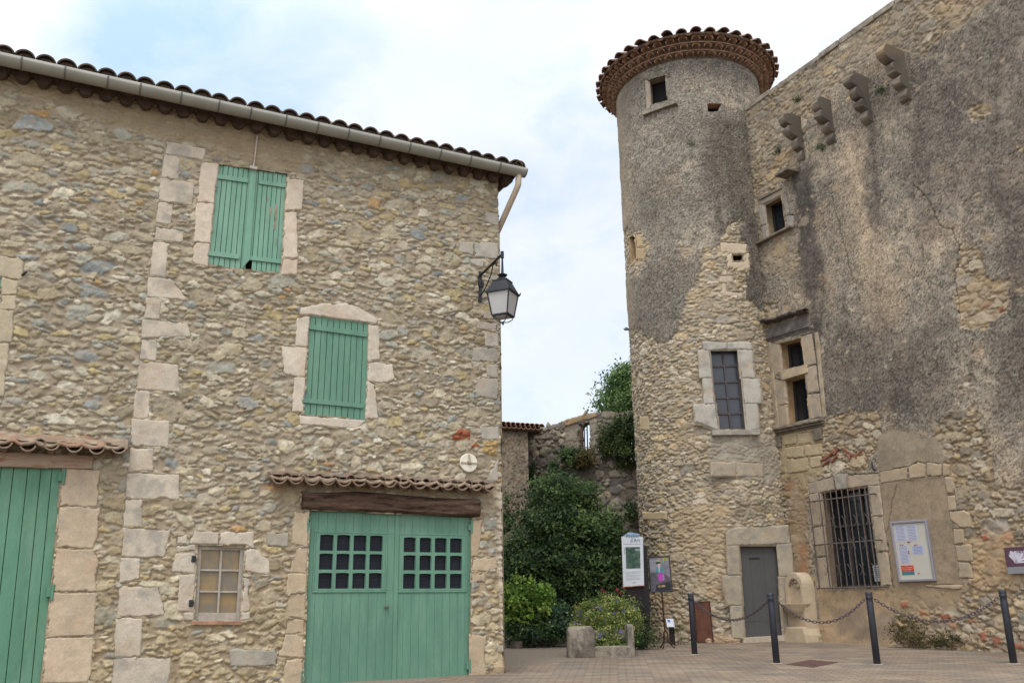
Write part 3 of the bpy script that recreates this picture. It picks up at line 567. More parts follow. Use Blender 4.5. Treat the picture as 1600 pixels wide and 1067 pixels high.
# roof, gutter, eaves
gl = FA.px(0, 82, .42); gr = FA.px(823, 263, .42); zg = lambda u_: gl[1]+(gr[1]-gl[1])*(u_-gl[0])/(gr[0]-gl[0]); uR = gr[0]; uL = -9.2
mb = MB(); n = 10; us = [uL]+list(np.arange(-8.9, uR-.02, .5))+[uR]; rg = .108
prof = [(rg*math.cos(a), rg*math.sin(a)) for a in np.linspace(-math.pi, 0, n+1)]
vs = []
for u_ in us:
    for c_, s_ in prof: vs.append(FA.w(u_, zg(u_)-.012+s_, .335+c_))
    for c_, s_ in prof[::-1]: vs.append(FA.w(u_, zg(u_)-.012+s_*.93, .335+c_*.93))
q = 2*(n+1); mb.add(vs, [(i*q+k, i*q+(k+1) % q, (i+1)*q+(k+1) % q, (i+1)*q+k) for i in range(len(us)-1) for k in range(q)])
mb.tube([FA.w(uL, zg(uL)-.006, .425), FA.w(uR, zg(uR)-.006, .425)], .010)
vs = [FA.w(uR, zg(uR)-.012+s_, .335+c_) for c_, s_ in prof]+[FA.w(uR+.012, zg(uR)-.012+s_, .335+c_) for c_, s_ in prof]; m_ = len(prof)
mb.add(vs, [tuple(range(m_)), tuple(range(2*m_-1, m_-1, -1))]); gut = mb.build('gutter', ZINC, house, smooth=True)
for x in (33, 101, 168, 219, 283, 342, 392, 447, 497, 545, 594, 641, 689, 736, 782):
    y = 82+x*.22; u_ = FA.px(x, y+12, .42)[0]; mb = MB()
    vs = []
    for du_ in (-.011, .011):
        vs += [FA.w(u_+du_, zg(u_)-.012+s_*1.05, .335+c_*1.05) for c_, s_ in prof]
    mb.add(vs, [(k, k+1, m_+k+1, m_+k) for k in range(m_-1)]); mb.build('gutter_strap', ZINC_BAND, gut)
# downpipe: off the gutter end, back under the eave and round to the side wall
a = FA.w(uR-.10, zg(uR)-.09, .335); b = FA.w(uR-.11, zg(uR)-.27, .33); tgt = np.array(FS.w(.20, FA.px(779, 352)[1]-.05, .07))
c0 = a; mb = MB(); mb.tube([a, a*.5+b*.5, b, b+(tgt-b)*.08+np.array([0, 0, -.01]), tgt-(tgt-b)*.05, tgt, tgt-[0, 0, .1], [tgt[0], tgt[1], .3]], .048, 12); mb.build('downpipe', PIPE, house, smooth=True)
# cornice of tile mouths under the gutter
ge = .245; mb = MB(); mm = MB()
zc = lambda u_: zg(u_)-.02
for i, u_ in enumerate(np.arange(-8.2, .28, ge)):
    j = random.uniform(-.008, .008)
    mb.tile(FA.w(u_, zc(u_)-.06+j, .17+random.uniform(-.015, .01)), FA.w(u_, zc(u_)-.06, -.06), (0, 0, 1), .098, .098, .016)
    mm.tube([FA.w(u_, zc(u_)-.07, .15+random.uniform(-.05, .015)), FA.w(u_, zc(u_)-.065, -.05)], .082, 10)
for t_ in (FS,):
    for v_ in np.arange(.1, 5.8, ge):
        mb.tile(t_.w(v_, zc(0)-.06, .18), t_.w(v_, zc(0)-.06, -.06), (0, 0, 1), .098, .098, .016)
mb.build('tile_cornice', mat('sooty_tile', S(74, 58, 50), .9, vs=8, bump=.5, col2=S(110, 86, 72), edge=(.4, .7)), house)
mm.build('cornice_mortar', DKMORT, house)
mb = MB(); vs = []
pts = [(uL, 1), (.28, 1)]
mb.add([FA.w(uL, zc(uL)+.045, .20), FA.w(.30, zc(.3)+.045, .20), FA.w(.30, zc(.3)+.045, -6.2), FA.w(uL, zc(uL)+.045, -6.2),
        FA.w(uL, zc(uL)+.085, .22), FA.w(.34, zc(.3)+.085, .22), FA.w(.34, zc(.3)+.085, -6.2), FA.w(uL, zc(uL)+.085, -6.2)], [(0, 3, 2, 1), (4, 5, 6, 7), (0, 1, 5, 4), (1, 2, 6, 5)]); 
mb.add([FA.w(uL, zc(uL)-.03, .09), FA.w(.16, zc(.2)-.03, .09), FA.w(.16, zc(.2)+.04, .17), FA.w(uL, zc(uL)+.04, .17), FA.w(uL, zc(uL)-.03, -.03), FA.w(.16, zc(.2)-.03, -.03)], [(0, 1, 2, 3), (4, 5, 1, 0)])
mb.build('eaves_board', DKMORT, house)
th = R_(17); sp = .2365; mb = MB(); plug = MB(); sdir = -FA.n*math.cos(th)+ZV*math.sin(th)
e0 = lambda u_: FA.w(u_, zg(u_)+.030, .385)
for i, u_ in enumerate(np.arange(-8.6, uR-.12, sp)):
    for r_ in range(13):
        p = np.array(e0(u_))+sdir*(r_*.36)+ZV*(.012*(r_ % 2)+random.uniform(-.004, .006))+FA.e1*random.uniform(-.008, .008)
        mb.tile(p-ZV*.035, p+sdir*.44-ZV*.035, (0, 0, 1), .128, .105, .018, 9, arc=2.3)
        if r_ == 0: plug.add([p-ZV*.05+sdir*.03+FA.e1*.112*math.cos(a_)+ZV*.112*math.sin(a_) for a_ in np.linspace(.45, math.pi-.45, 9)], [tuple(range(8, -1, -1))])
        if i: 
            p2 = p-FA.e1*sp/2-ZV*.0; mb.tile(p2+ZV*.02, p2+sdir*.44+ZV*.02, (0, 0, -1), .080, .070, .013, 5)
for r_ in range(13):     # verge tiles laid over the right hand edge
    p = np.array(e0(uR-.10))+sdir*(r_*.36)-ZV*.01; mb.tile(p, p+sdir*.44, (.4*FA.e1[0], .4*FA.e1[1], 1), .10, .085, .015, 7)
mb.build('roof_tiles', TILE, house); plug.build('tile_mortar', DKMORT, house)
mb = MB(); s2 = np.array(e0(0))-FA.w(0, 0, 0)
def slope(u_, d, dz): p = np.array(e0(u_))+sdir*d; return p+ZV*dz
mb.add([slope(uL, .02, -.05), slope(uR-.1, .02, -.05), slope(uR-.1, 4.8, -.05), slope(uL, 4.8, -.05), slope(uL, .02, -.09), slope(uR-.1, .02, -.09), slope(uR-.1, 4.8, -.09), slope(uL, 4.8, -.09)], [(0, 1, 2, 3), (7, 6, 5, 4), (0, 4, 5, 1), (1, 5, 6, 2), (2, 6, 7, 3)])
mb.build('roof_deck', DARK_WOOD, house)
# tiled canopies
def canopy(x0, y0, x1, y1, out, m, n_sp, r, drop, rough=0, name='canopy'):
    a = FA.px(x0, y0, out); b = FA.px(x1, y1, out); N_ = int(round((b[0]-a[0])/n_sp)); mb = MB(); m2 = MB()
    for i in range(N_):
        t = (i+.5)/N_; u_ = a[0]+(b[0]-a[0])*t; v_ = a[1]+(b[1]-a[1])*t+random.uniform(-rough, rough); w_ = out+random.uniform(-rough, rough)
        mb.tile(FA.w(u_, v_+.01, w_), FA.w(u_, v_+drop, -.03), (0, 0, -1), r, r*.95, .017, 8, arc=math.pi*.86)
        if i: 
            uj = u_-(b[0]-a[0])/N_/2; mb.tile(FA.w(uj, v_+.0, w_-.05-random.random()*.03), FA.w(uj, v_+drop-.01, -.03), (0, 0, 1), r*.72, r*.72, .014, 6)
        m2.tube([FA.w(u_, v_-.06, out*.55), FA.w(u_, v_-.03, -.03)], r*.45, 8)
    c_ = mb.build(name, m, house)
    m2.add([FA.w(a[0], a[1]+.0, .02), FA.w(b[0], b[1]+.0, .02), FA.w(b[0], b[1]+drop+.05, .02), FA.w(a[0], a[1]+drop+.05, .02), FA.w(a[0], a[1]+.035, out-.05), FA.w(b[0], b[1]+.035, out-.05), FA.w(b[0], b[1]+drop+.035, -.0), FA.w(a[0], a[1]+drop+.035, 0)], [(4, 5, 6, 7)])
    m2.build('canopy_mortar', MORTAR, c_); return c_
def bed_c(x0, y0, x1, y1, out, spc, sd_):
    a, b = FA.px(x0, y0, out), FA.px(x1, y1, out); u5 = np.arange(a[0]+.01, b[0]-.01, .016); t5 = np.linspace(0, 1, 18); U5, T5 = np.meshgrid(u5, t5)
    base5 = a[1]+(b[1]-a[1])*(U5-a[0])/(b[0]-a[0]); W5 = out-.01-(out+.02)*T5+.02*fbm(U5, T5, .15, sd_, 4); V5 = base5+(.02 if sd_ > 100 else .03)+(.07 if sd_ > 100 else .15)*T5-.04*np.abs(np.sin((U5-a[0])*math.pi/spc))*(1-T5)+.025*fbm(U5, T5, .12, sd_+2, 4)
    C5 = S(154, 136, 116)*(1+.35*fbm(U5, T5, .1, sd_+4, 4)[..., None]); k_ = sm(fbm(U5, T5, .2, sd_+8, 3), .1, .6)[..., None]*.6; C5 = C5*(1-k_)+k_*S(160, 116, 92)
    gridmesh('canopy_bed', FA.arr(U5, V5, W5), C5, None, house, solid=.03)
canopy(424, 744, 777, 758, .27, TILE_PALE, .205, .098, .07, .006)
bed_c(424, 744, 777, 758, .27, .205, 171)
canopy(-90, 686, 203, 700, .30, TILE_PALE, .23, .09, .05, .016)
canopy_left = 1
bed_c(-90, 686, 203, 700, .30, .23, 71)
# carved disc (a thing of its own, fixed to the wall)
p = FA.px(733, 722.5, .05); pl = thing('wall_plaque', 'small round carved stone disc above the garage canopy at the house corner', 'plaque', FA.w(p[0], p[1]-.13, .05))
mb = MB(); cs = [(p[0]+.135*math.cos(a), p[1]+.135*math.sin(a)) for a in np.linspace(0, 6.283, 29)[:-1]]; mb.prism(FA, cs, .0, .05); mb.build('disc', mat('pale_stone', S(232, 224, 206), .9, var=.06, bump=.4), pl, bevel=.012)
mb = MB(); mb.box(FA, p[0]-.125, p[0]+.125, p[1]-.022, p[1]+.004, .05, .058); mb.tube([FA.w(*p, .05), FA.w(*p, .09)], [.035, .02], 10); mb.add([FA.w(p[0]-.012, p[1]+.12, .052), FA.w(p[0]+.012, p[1]+.12, .052), FA.w(p[0]+.02, p[1], .075), FA.w(p[0]-.02, p[1], .075)], [(0, 3, 2, 1)]); mb.build('relief', mat('carved_relief', S(170, 156, 134), .9), pl)
# ---- wall lantern
lx = FA.px(750.5, 447, .03); lw_ = thing('wall_lantern', 'black iron street lantern with white panes on a scrolled wall bracket', 'lantern', FA.w(lx[0], FA.px(750, 471, .03)[1], .03))
vt = FA.px(750, 424, .03)[1]; vb0 = FA.px(750, 471, .03)[1]
mb = MB(); mb.box(FA, lx[0]-.024, lx[0]+.024, vb0, vt, .0, .035); va_ = vt-.07
# arm length so the lantern hangs at x=785
for wv in np.arange(.3, 1.4, .01):
    if projv(FA.w(lx[0], va_, wv))[0] > 784.5: break
mb.tube([FA.w(lx[0], va_, .02), FA.w(lx[0], va_+.06, wv)], .019, 8); mb.tube([FA.w(lx[0], va_+.10, wv), FA.w(lx[0], va_+.0, wv)], .026, 10)
cv = [(.03, vb0+.10-va_), (.12, vb0+.11-va_), (.25, -.24), (.42, -.12), (.60*wv, .0), (wv*.72, .01)]
mb.tube([FA.w(lx[0], va_+b_, a_) for a_, b_ in cv], .010, 6)
mb.tube([FA.w(lx[0], va_-.17+.055*math.sin(a_)*(1-a_/14), .10+.055*math.cos(a_)*(1-a_/14)) for a_ in np.linspace(-1.5, 9, 24)], .008, 6)
mb.tube([FA.w(lx[0], va_-.12, wv*.75+.03*math.cos(a_)*(1-a_/12)) + np.array([0, 0, .09+.035*math.sin(a_)*(1-a_/12)]) for a_ in np.linspace(0, 8, 18)], .007, 6)
mb.build('bracket', IRON, lw_, smooth=False, bevel=0)
lc = np.array(FA.w(lx[0], 0, wv)); FL = Fr(lc, (math.cos(R_(-24)), math.sin(R_(-24))))
pz = lambda y: atY(785, y, lc[1])[2]
z0, z1, z2, z3 = pz(493), pz(459), pz(441), pz(432)
k = lc[1]*1.02/FP; hb, ht = 18.5*k/1.36, 26*k/1.36
def frust(mb, h0, h1, za, zb, mi=0, cap=True):
    vs = [FL.w(a_*h0, za, b_*h0) for a_, b_ in ((-1, -1), (1, -1), (1, 1), (-1, 1))]+[FL.w(a_*h1, zb, b_*h1) for a_, b_ in ((-1, -1), (1, -1), (1, 1), (-1, 1))]
    mb.add(vs, [(0, 3, 7, 4), (1, 0, 4, 5), (2, 1, 5, 6), (3, 2, 6, 7), (0, 1, 2, 3), (7, 6, 5, 4)], mi)
mb = MB(); frust(mb, ht*1.12, ht*1.12, z1-.012, z1+.012); frust(mb, ht*1.06, ht*.62, z1+.012, z2); frust(mb, ht*.66, ht*.66, z2, z2+.015); frust(mb, ht*.5, ht*.15, z2+.015, z3)
mb.lathe((lc[0], lc[1], 0), [(.0, z3-.03), (.055, z3), (.075, z3+.02), (.05, z3+.035), (.02, z3+.05), (.012, va_+.0), (0, va_)], 12)
frust(mb, hb*1.06, hb*1.06, z0-.018, z0)
for a_, b_ in ((-1, -1), (1, -1), (1, 1), (-1, 1)):
    mb.tube([FL.w(a_*hb, z0, b_*hb), FL.w(a_*ht, z1, b_*ht)], .011, 6); mb.tube([FL.w(a_*ht*1.1, z1+.0, b_*ht*1.1), FL.w(a_*ht*1.15, z1+.04, b_*ht*1.15)], .009, 6)
    mb.tube([FL.w(a_*hb*.9, z0-.01, b_*hb*.9), FL.w(a_*hb*.85, z0-.05, b_*hb*.85), FL.w(a_*hb*.45, z0-.095, b_*hb*.45), FL.w(0, z0-.105, 0)], .007, 6)
mb.lathe((lc[0], lc[1], z0-.105), [(0, -.045), (.014, -.03), (.014, -.015), (.006, 0), (.02, .01), (0, .015)], 10)
mb.build('lantern_frame', IRON, lw_)
mb = MB(); frust(mb, hb*.96, ht*.96, z0+.004, z1-.014); frust(mb, hb*.7, hb*.7, z0-.03, z0-.019)
lm = mat('opal_glass', S(188, 186, 184), .35, var=.04, vs=2, bump=.05); mb.build('panes', lm, lw_)
# ================================================================== round tower
TC = np.array([4.7075, 21.0603]); TR = 1.806
to0 = -TC/np.linalg.norm(TC); trt = np.array([to0[1]*-1, to0[0]]); 
if trt[0] < 0: trt = -trt
def tcyl(Sx, Z, Hh, R=TR):
    a = Sx/R; o = np.cos(a)[..., None]*to0+np.sin(a)[..., None]*trt
    P = np.zeros(a.shape+(3,)); P[..., :2] = TC+(R+Hh)[..., None]*o; P[..., 2] = Z; return P
def thit(x, y, R=TR, far=False):
    d = ray(x, y); b = d[:2]@TC; c = TC@TC-R*R; D = b*b-c
    t = b-math.sqrt(max(D, 0))*(-1 if far else 1); return CP+t*d
def ts(x, y):
    P = thit(x, y); o = (P[:2]-TC)/TR; return math.atan2(o@trt, o@to0)*TR, P[2]
def tframe(x, y, off=0.):
    P = thit(x, y); o = (P[:2]-TC)/np.linalg.norm(P[:2]-TC); e1 = (-o[1], o[0]); f = Fr(TC+o*(TR+off), e1)
    if f.n[:2]@o < 0: f = Fr(TC+o*(TR+off), (o[1], -o[0]))
    return f
tower = thing('round_tower', 'tall round stone stair tower with a tiled conical roof beside the castle wall', 'tower', (TC[0], TC[1], gz(TC[1])))
Ztop = thit(1072, 93)[2]
PAL_T = [(194, 180, 156, 5), (180, 167, 144, 5), (192, 171, 136, 2.2), (168, 158, 142, 3.5), (202, 190, 168, 3), (154, 146, 134, 2), (186, 158, 122, .5), (168, 152, 126, 2)]
s_ = np.arange(-R_(118)*TR, R_(95)*TR, .017); z_ = np.arange(.25, Ztop+.08, .017); Sg, Zg = np.meshgrid(s_, z_)
Hm, Cm, pm = masonry(Sg, Zg, 41, [(.15, 3), (.11, 20), (.08, 70), (.055, 220), (.04, 200)], PAL_T, (174, 158, 134), hgt=.028, asp=(1.8, 3.8), warp=.016, polyk=6)
PX, PY = projv(tcyl(Sg, Zg, 0*Sg)); fr_ = (np.cos(Sg/TR) > -.05)
wx = PX+7*fbm(Sg, Zg, .25, 400, 4); wy = PY+7*fbm(Sg, Zg, .25, 410, 4)
def speck(U, V, seed):
    r = np.random.RandomState(seed).rand(*U.shape); r = .55*r+.45*(r+np.roll(r, 1, 0)+np.roll(r, 1, 1)+np.roll(np.roll(r, 1, 0), 1, 1))/4; return (r-.5)*2.1
def roughcast(U, V, seed, base, dark, light, orange=.25, streak=.5):
    """old lime roughcast with weathering of its own: lichen-dark areas, washed pale areas, runs below ledges"""
    a = fbm(U, V, .9, seed, 6, g=.62); b = fbm(U, V, .35, seed+50, 5, sy=2.4, g=.6); c = fbm(U, V, .16, seed+90, 5, g=.7); sp_ = speck(U, V, seed+7)
    C = np.ones(U.shape+(3,))*lin(base)*GAIN
    k = sm(a*.8+.6*b*streak+.75*c, .0, .8)[..., None]*.8; C = C*(1-k)+k*lin(dark)*GAIN
    k = sm(-a+.5*b*streak+.3*c, .15, .9)[..., None]*.7; C = C*(1-k)+k*lin(light)*GAIN
    k = sm(fbm(U, V, .5, seed+130, 4), .3, .8)[..., None]*orange; C = C*(1-k)+k*lin((170, 140, 108))*GAIN
    C = C*(1+.46*c[..., None])*(1+.38*sp_[..., None])
    w = (sp_ > .50)[..., None]*.42; C = C*(1-w)+w*lin((184, 176, 164))*GAIN
    w = (sp_ < -.52)[..., None]*.6; C = C*(1-w)+w*lin((62, 54, 50))*GAIN
    H = .040+.012*fbm(U, V, .45, seed+150, 4)+.006*fbm(U, V, .06, seed+160, 4)+.006*sp_
    return H, C
Hp, Cp = roughcast(Sg, Zg, 500, (138, 130, 117), (98, 91, 81), (164, 152, 134), .15, .3)
# tower: render blended to a paler tan towards the left flank
k = sm(-Sg, 1.2, 2.6)[..., None]*.55; Cp = Cp*(1-k)+k*S(172, 154, 130)*(1+.15*fbm(Sg, Zg, .4, 520, 5)[..., None])
def stain(C, X, Y, pl, col, fe, amt, U, V, sd_, sy=3.):
    e = sm(sdpoly(X, Y, pl)+fe*.9*fbm(U, V, .35, sd_, 5, sy=.35*sy, g=.6), -fe, fe)[..., None]*amt; return C*(1-e)+e*lin(col)*GAIN*(C.mean(-1, keepdims=True)/C.mean())
Cp = stain(Cp, wx, wy, [(1095, 190), (1150, 175), (1185, 330), (1210, 520), (1150, 480), (1120, 370)], (84, 78, 72), 26, .6, Sg, Zg, 531)
Cp = stain(Cp, wx, wy, [(960, 95), (1180, 60), (1180, 135), (1060, 130), (965, 190)], (104, 98, 90), 18, .5, Sg, Zg, 533)
Cp = stain(Cp, wx, wy, [(985, 420), (1100, 400), (1060, 540), (1000, 520)], (104, 99, 92), 16, .4, Sg, Zg, 535)
rub = [(900, 512), (986, 512), (1022, 530), (1043, 537), (1054, 515), (1061, 498), (1070, 478), (1082, 455), (1090, 435), (1097, 423), (1097, 395), (1125, 380), (1139, 352), (1154, 340), (1160, 350), (1155, 377), (1168, 385), (1166, 420), (1158, 462), (1192, 482), (1300, 470), (1300, 1100), (900, 1100)]
wx = wx+3*fbm(Sg, Zg, .06, 403, 3); wy = wy+3*fbm(Sg, Zg, .06, 404, 3)
m = sm(sdpoly(wx, wy, rub), -1.3, 1.3)
m = np.maximum(m, sm(sdpoly(wx, wy, [(978, 358), (1006, 362), (1016, 385), (1012, 412), (1000, 428), (980, 440), (960, 440), (960, 358)]), -2, 3))
for pl in ([(1060, 372), (1078, 368), (1090, 382), (1075, 398), (1055, 402)],): m = np.maximum(m, .8*sm(sdpoly(wx, wy, pl), -2, 4))
m = np.where(PX < 940, (Zg < 7.2+.6*fbm(Sg, Zg, .8, 430, 4)), m)*1.
mm = m[..., None]; H = Hm*m+Hp*(1-m); C = Cm*mm+Cp*(1-mm)
# smeared pointing low on the tower, stones half buried
sme = sm(fbm(Sg, Zg, .7, 440, 4)+.9*sm(-Zg, -4.2, -1.2)*sm(sdpoly(wx, wy, [(1000, 780), (1150, 740), (1150, 1010), (1000, 1010)]), -30, 30)-.25, .1, .9)*m*.5
H = H*(1-sme*.5)+.012*sme; C = C*(1-sme[..., None])+sme[..., None]*S(182, 156, 122)*(1+.16*fbm(Sg, Zg, .3, 450, 5)[..., None]+.1*speck(Sg, Zg, 8)[..., None])
e = sm(sdpoly(wx, wy, [(1108, 682), (1210, 680), (1214, 748), (1112, 748)]), -4, 4)[..., None]*.7; C = C*(1-e)+e*S(158, 150, 138)*(1+.2*fbm(Sg, Zg, .2, 460, 5)[..., None]); H = H*(1-e[..., 0]*.7)+.01*e[..., 0]
k = sm(sdpoly(wx, wy, [(1150, 785), (1205, 780), (1200, 812), (1150, 815)]), -4, 6)[..., None]*.6; C = C*(1-k*.45)
T_open = dict(win=([(1108, 546), (1154, 544), (1167, 671), (1122, 672)], (1137, 610)), door=([(1153, 850), (1217, 848), (1226, 993), (1162, 997)], (1190, 930)),
  top=([(1012.5, 127), (1040, 118.5), (1044, 158), (1015, 168)], (1028, 143)), loop=([(1103, 163), (1127, 163), (1121, 177), (1105, 177)], (1113, 170)),
  gun=([(1142, 396), (1164, 396), (1163, 409), (1144, 410)], (1153, 403)), slit=([(984, 371), (993, 367), (995.5, 405), (986, 411)], (989, 390)))
keep = np.ones((len(z_)-1, len(s_)-1), bool); Sc, Zc = Sg[:-1, :-1]+.008, Zg[:-1, :-1]+.008
for k, (pl, c) in T_open.items(): keep &= sdpoly(Sc, Zc, [ts(*p) for p in pl]) < .01
T_sl = dict(win=[(1099,534,1136,534,1136,545,1108,547,1100,546),(1137,534,1175,535,1175,546,1137,545),(1092,547,1109,547,1113,590,1094,590),(1099,591,1113,591,1117,630,1101,631),(1084,632,1117,631,1123,672,1086,658),(1153,546,1176,547,1180,590,1159,590),(1159,591,1188,592,1190,630,1163,630),(1163,631,1183,631,1188,672,1166,672),(1088,644,1086,658,1113,674,1122,672)][:8],
 door=[(1136,830,1150,824,1232,821,1235,849,1137,852),(1137,853,1155,851,1158,898,1139,898),(1129,900,1158,899,1161,945,1138,945),(1142,946,1161,946,1165,998,1146,997),(1215,850,1237,849,1241,900,1219,900),(1219,901,1235,901,1240,993,1224,994),(1112,722,1150,722,1150,744,1112,744),(1152,722,1192,724,1194,745,1152,744)],
 gun=[(1126,379,1168,382,1166,396,1142,396,1129,394),(1137,397,1144,396,1145,410,1164,409,1164,395,1171,396,1172,420,1138,418),(1125,431,1146,431,1146,441,1125,441),(1129,443,1134,443,1136,456,1160,458,1160,463,1130,462)],
 slit=[(993,366,1003,366,1005,385,995,387),(994,388,1006,388,1007,405,996,406)], base=[(999,650,1012,650,1014,672,1000,672),(1003,800,1040,798,1040,812,1004,812),(1060,820,1076,820,1076,825,1060,825)][:2], top=[(1008,124,1013,127,1016,170,1010,172)], loop=[])
frs = {k: tframe(*c) for k, (pl, c) in T_open.items()}; frs['base'] = tframe(1006, 660)
for k, L_ in T_sl.items():
    for t in L_:
        p = pp(t); cx_ = sum(a for a, b in p)/len(p); cy_ = sum(b for a, b in p)/len(p); f = tframe(cx_, cy_) if k in ('base', 'slit', 'gun') or len(L_) > 2 else frs[k]
        f = frs[k] if k in ('win', 'door') else f
        slab(f, p, .018 if k in ('win', 'door') else .024, dict(win=(188, 182, 170), door=(176, 164, 144), gun=(206, 188, 164), slit=(196, 172, 136), base=(196, 176, 140), top=(164, 152, 136))[k], tower, 'surround_stone', grey=.5 if k in ('win', 'door') else .15, res=.016, rnd=.016)
        sp = [ts(*q) for q in p]; d = sdpoly(Sg, Zg, sp); H = np.where(d > .0, np.minimum(H, -.02), H)
gridmesh('wall', tcyl(Sg, Zg, H), np.concatenate([C, (1-m)[..., None]*(1-sme[..., None])], -1), keep, tower)
# back of the shell, floors and dark inside
mb = MB(); A0_, A1_ = R_(95), R_(360-118); vs = []
for i in range(13):
    a = A0_+(A1_-A0_)*i/12; o = math.cos(a)*to0+math.sin(a)*trt
    vs += [(*(TC+TR*o), .2), (*(TC+TR*o), Ztop+.05)]
mb.add(vs, [(2*i, 2*i+2, 2*i+3, 2*i+1) for i in range(12)]); mb.build('rear_wall', mat('rear_render', S(140, 130, 118), .95, var=.2, vs=3), tower, smooth=True)
mb = MB(); mb.lathe((TC[0], TC[1], 0), [(0, .3), (TR-.42, .3), (TR-.42, Ztop-.05), (0, Ztop-.05)], 24); mb.build('stair_core', DARK, tower)
def op(k, depth, back, **kw):
    f = frs[k]; q = [f.px(*p) for p in T_open[k][0]]; 
    reveal(f, q, depth, tower, front=.02 if k != 'top' else .0, **kw)
    if back is not None:
        mb = MB(); mb.prism(f, q, -depth-.02, -depth); return f, q, mb.build('window_pane' if back in (GLASS, GLASS2) else 'dark_backing', back, tower)
    return f, q, None
f, q, pn = op('win', .17, GLASS2, col=(150, 138, 124)); B = bil(q); mb = MB(); FRM = mat('dark_window_frame', S(84, 78, 78), .7, var=.15, bump=.2)
for a in (0, .47, .93): mb.prism(f, [B(a, 0), B(a+.065, 0), B(a+.065, 1), B(a, 1)], -.17, -.135)
for b in (0, .18, .38, .575, .77, .965): mb.prism(f, [B(.01, b), B(.99, b), B(.99, b+.028), B(.01, b+.028)], -.168, -.14)
mb.build('glazing_bars', FRM, tower, bevel=.003)
mb = MB(); mb.prism(f, [f.px(*p, .07) for p in ((1112, 672), (1187, 671), (1188, 679), (1113, 680))], -.02, .09); mb.build('window_sill', mat('sill_stone', S(166, 158, 146), .9, var=.2, vs=6, bump=.5), tower, bevel=.008)
f, q, _ = op('door', .13, None, col=(158, 138, 112)); B = bil(q); mb = MB(); mb.prism(f, [B(.0, .005), B(1, .005), B(1, 1), B(.0, 1)], -.16, -.11); dr = mb.build('door', PLATE, tower)
mb = MB()
for a in (.33, .66): mb.prism(f, [B(a, .02), B(a+.008, .02), B(a+.008, .98), B(a, .98)], -.1098, -.1085)
for b in (.02, .83, ): mb.prism(f, [B(.0, b), B(1, b), B(1, b+.006), B(.0, b+.006)], -.1098, -.1075)
mb.build('panel_seams', mat('seam', S(76, 75, 75), .8, var=.1, bump=0), dr)
mb = MB(); mb.prism(f, [B(.30, .15), B(.56, .15), B(.56, .165), B(.30, .165)], -.11, -.10); mb.build('letter_slot', IRON, dr)
mb = MB(); mb.prism(f, [f.px(*p) for p in ((1160, 996), (1228, 992), (1229, 1001), (1160, 1006))], -.2, .05); mb.build('doorstep', mat('step_stone', S(186, 172, 152), .9, var=.1), tower, bevel=.01)
op('top', .22, DARK, col=(150, 138, 122)); op('loop', .22, DARK, col=(176, 144, 116)); op('gun', .18, DARK, col=(206, 186, 158)); op('slit', .22, DARK, col=(190, 160, 122))
f = frs['top']; mb = MB(); mb.prism(f, [f.px(*p, .1) for p in ((1003, 176), (1056, 157.5), (1057, 162), (1004, 181))], -.1, .13); mb.build('window_sill', mat('sill_stone_old', S(140, 132, 118), .9, var=.3, vs=5, bump=.5), tower, bevel=.01)
# tile eaves: three stepped rows of tile mouths, then the roof
def ring(rin, rout, z, n, r, m, nm, flat=True, dz=0):
    mb = MB()
    for i in range(n):
        a = 2*math.pi*(i+.5*(int(z*10) % 2))/n; o = np.array([math.cos(a), math.sin(a), 0]); c = np.array([TC[0], TC[1], z])
        mb.tile(c+o*(rout+random.uniform(-.012, .012)), c+o*rin+ZV*dz, (0, 0, 1), r, r*rin/rout, .015, 6)
    if flat: mb.lathe((TC[0], TC[1], z), [(rin-.1, r+.002), (rout+.015, r+.002), (rout+.015, r+.032), (rin-.1, r+.032)], 64)
    return mb.build(nm, m, tower)
TRM = mat('eaves_brick', S(134, 98, 78), .9, vs=7, bump=.5, col2=S(178, 144, 118), edge=(.35, .65)); TSC = mat('sooty_mortar', S(104, 86, 72), .95, var=.3, vs=6, bump=.6)
zt = Ztop
ring(TR-.05, TR+.16, zt+.02, 46, .095, TRM, 'eaves_tiles'); ring(TR-.05, TR+.29, zt+.15, 46, .10, TRM, 'eaves_tiles'); ring(TR-.05, TR+.41, zt+.285, 44, .11, TRM, 'eaves_tiles')
mb = MB(); mb.lathe((TC[0], TC[1], 0), [(TR-.1, zt-.02), (TR+.05, zt-.01), (TR+.06, zt+.10), (TR+.17, zt+.11), (TR+.18, zt+.24), (TR+.29, zt+.25), (TR+.30, zt+.39), (TR+.42, zt+.40), (.3, zt+.9)], 64); mb.build('eaves_mortar', TSC, tower, smooth=True)
mb = MB(); apex = np.array([TC[0], TC[1], zt+1.35]); NT = 42
for i in range(NT):
    for h, (cv, rr, dz) in enumerate(((1, .15, .035), (-1, .12, .12))):
        a = 2*math.pi*(i+.5*h)/NT; o = np.array([math.cos(a), math.sin(a), 0]); p0 = np.array([TC[0], TC[1], zt+.36])+o*(TR+.52+random.uniform(-.025, .035)+(0.0 if h == 0 else -.03)); d = apex-p0; 
        for k in range(6):
            t0, t1 = k/6, min(1, (k+1.25)/6)
            if k > 1 and (i % 2): continue
            sc0 = 1-t0*.8; mb.tile(p0+d*t0+ZV*(dz-.03+.012*(k % 2)), p0+d*t1+ZV*(dz-.045), (0, 0, cv), rr*sc0*(1.35 if k > 1 else 1), rr*sc0*.85*(1.35 if k > 1 else 1), .022, 8, arc=2.3)
mb.build('roof_tiles', TILE2, tower)
mb = MB(); mb.lathe((TC[0], TC[1], 0), [(TR+.46, zt+.375), (TR+.48, zt+.42), (.0, zt+1.36)], 48); mb.build('roof_cone', TSC, tower, smooth=True)
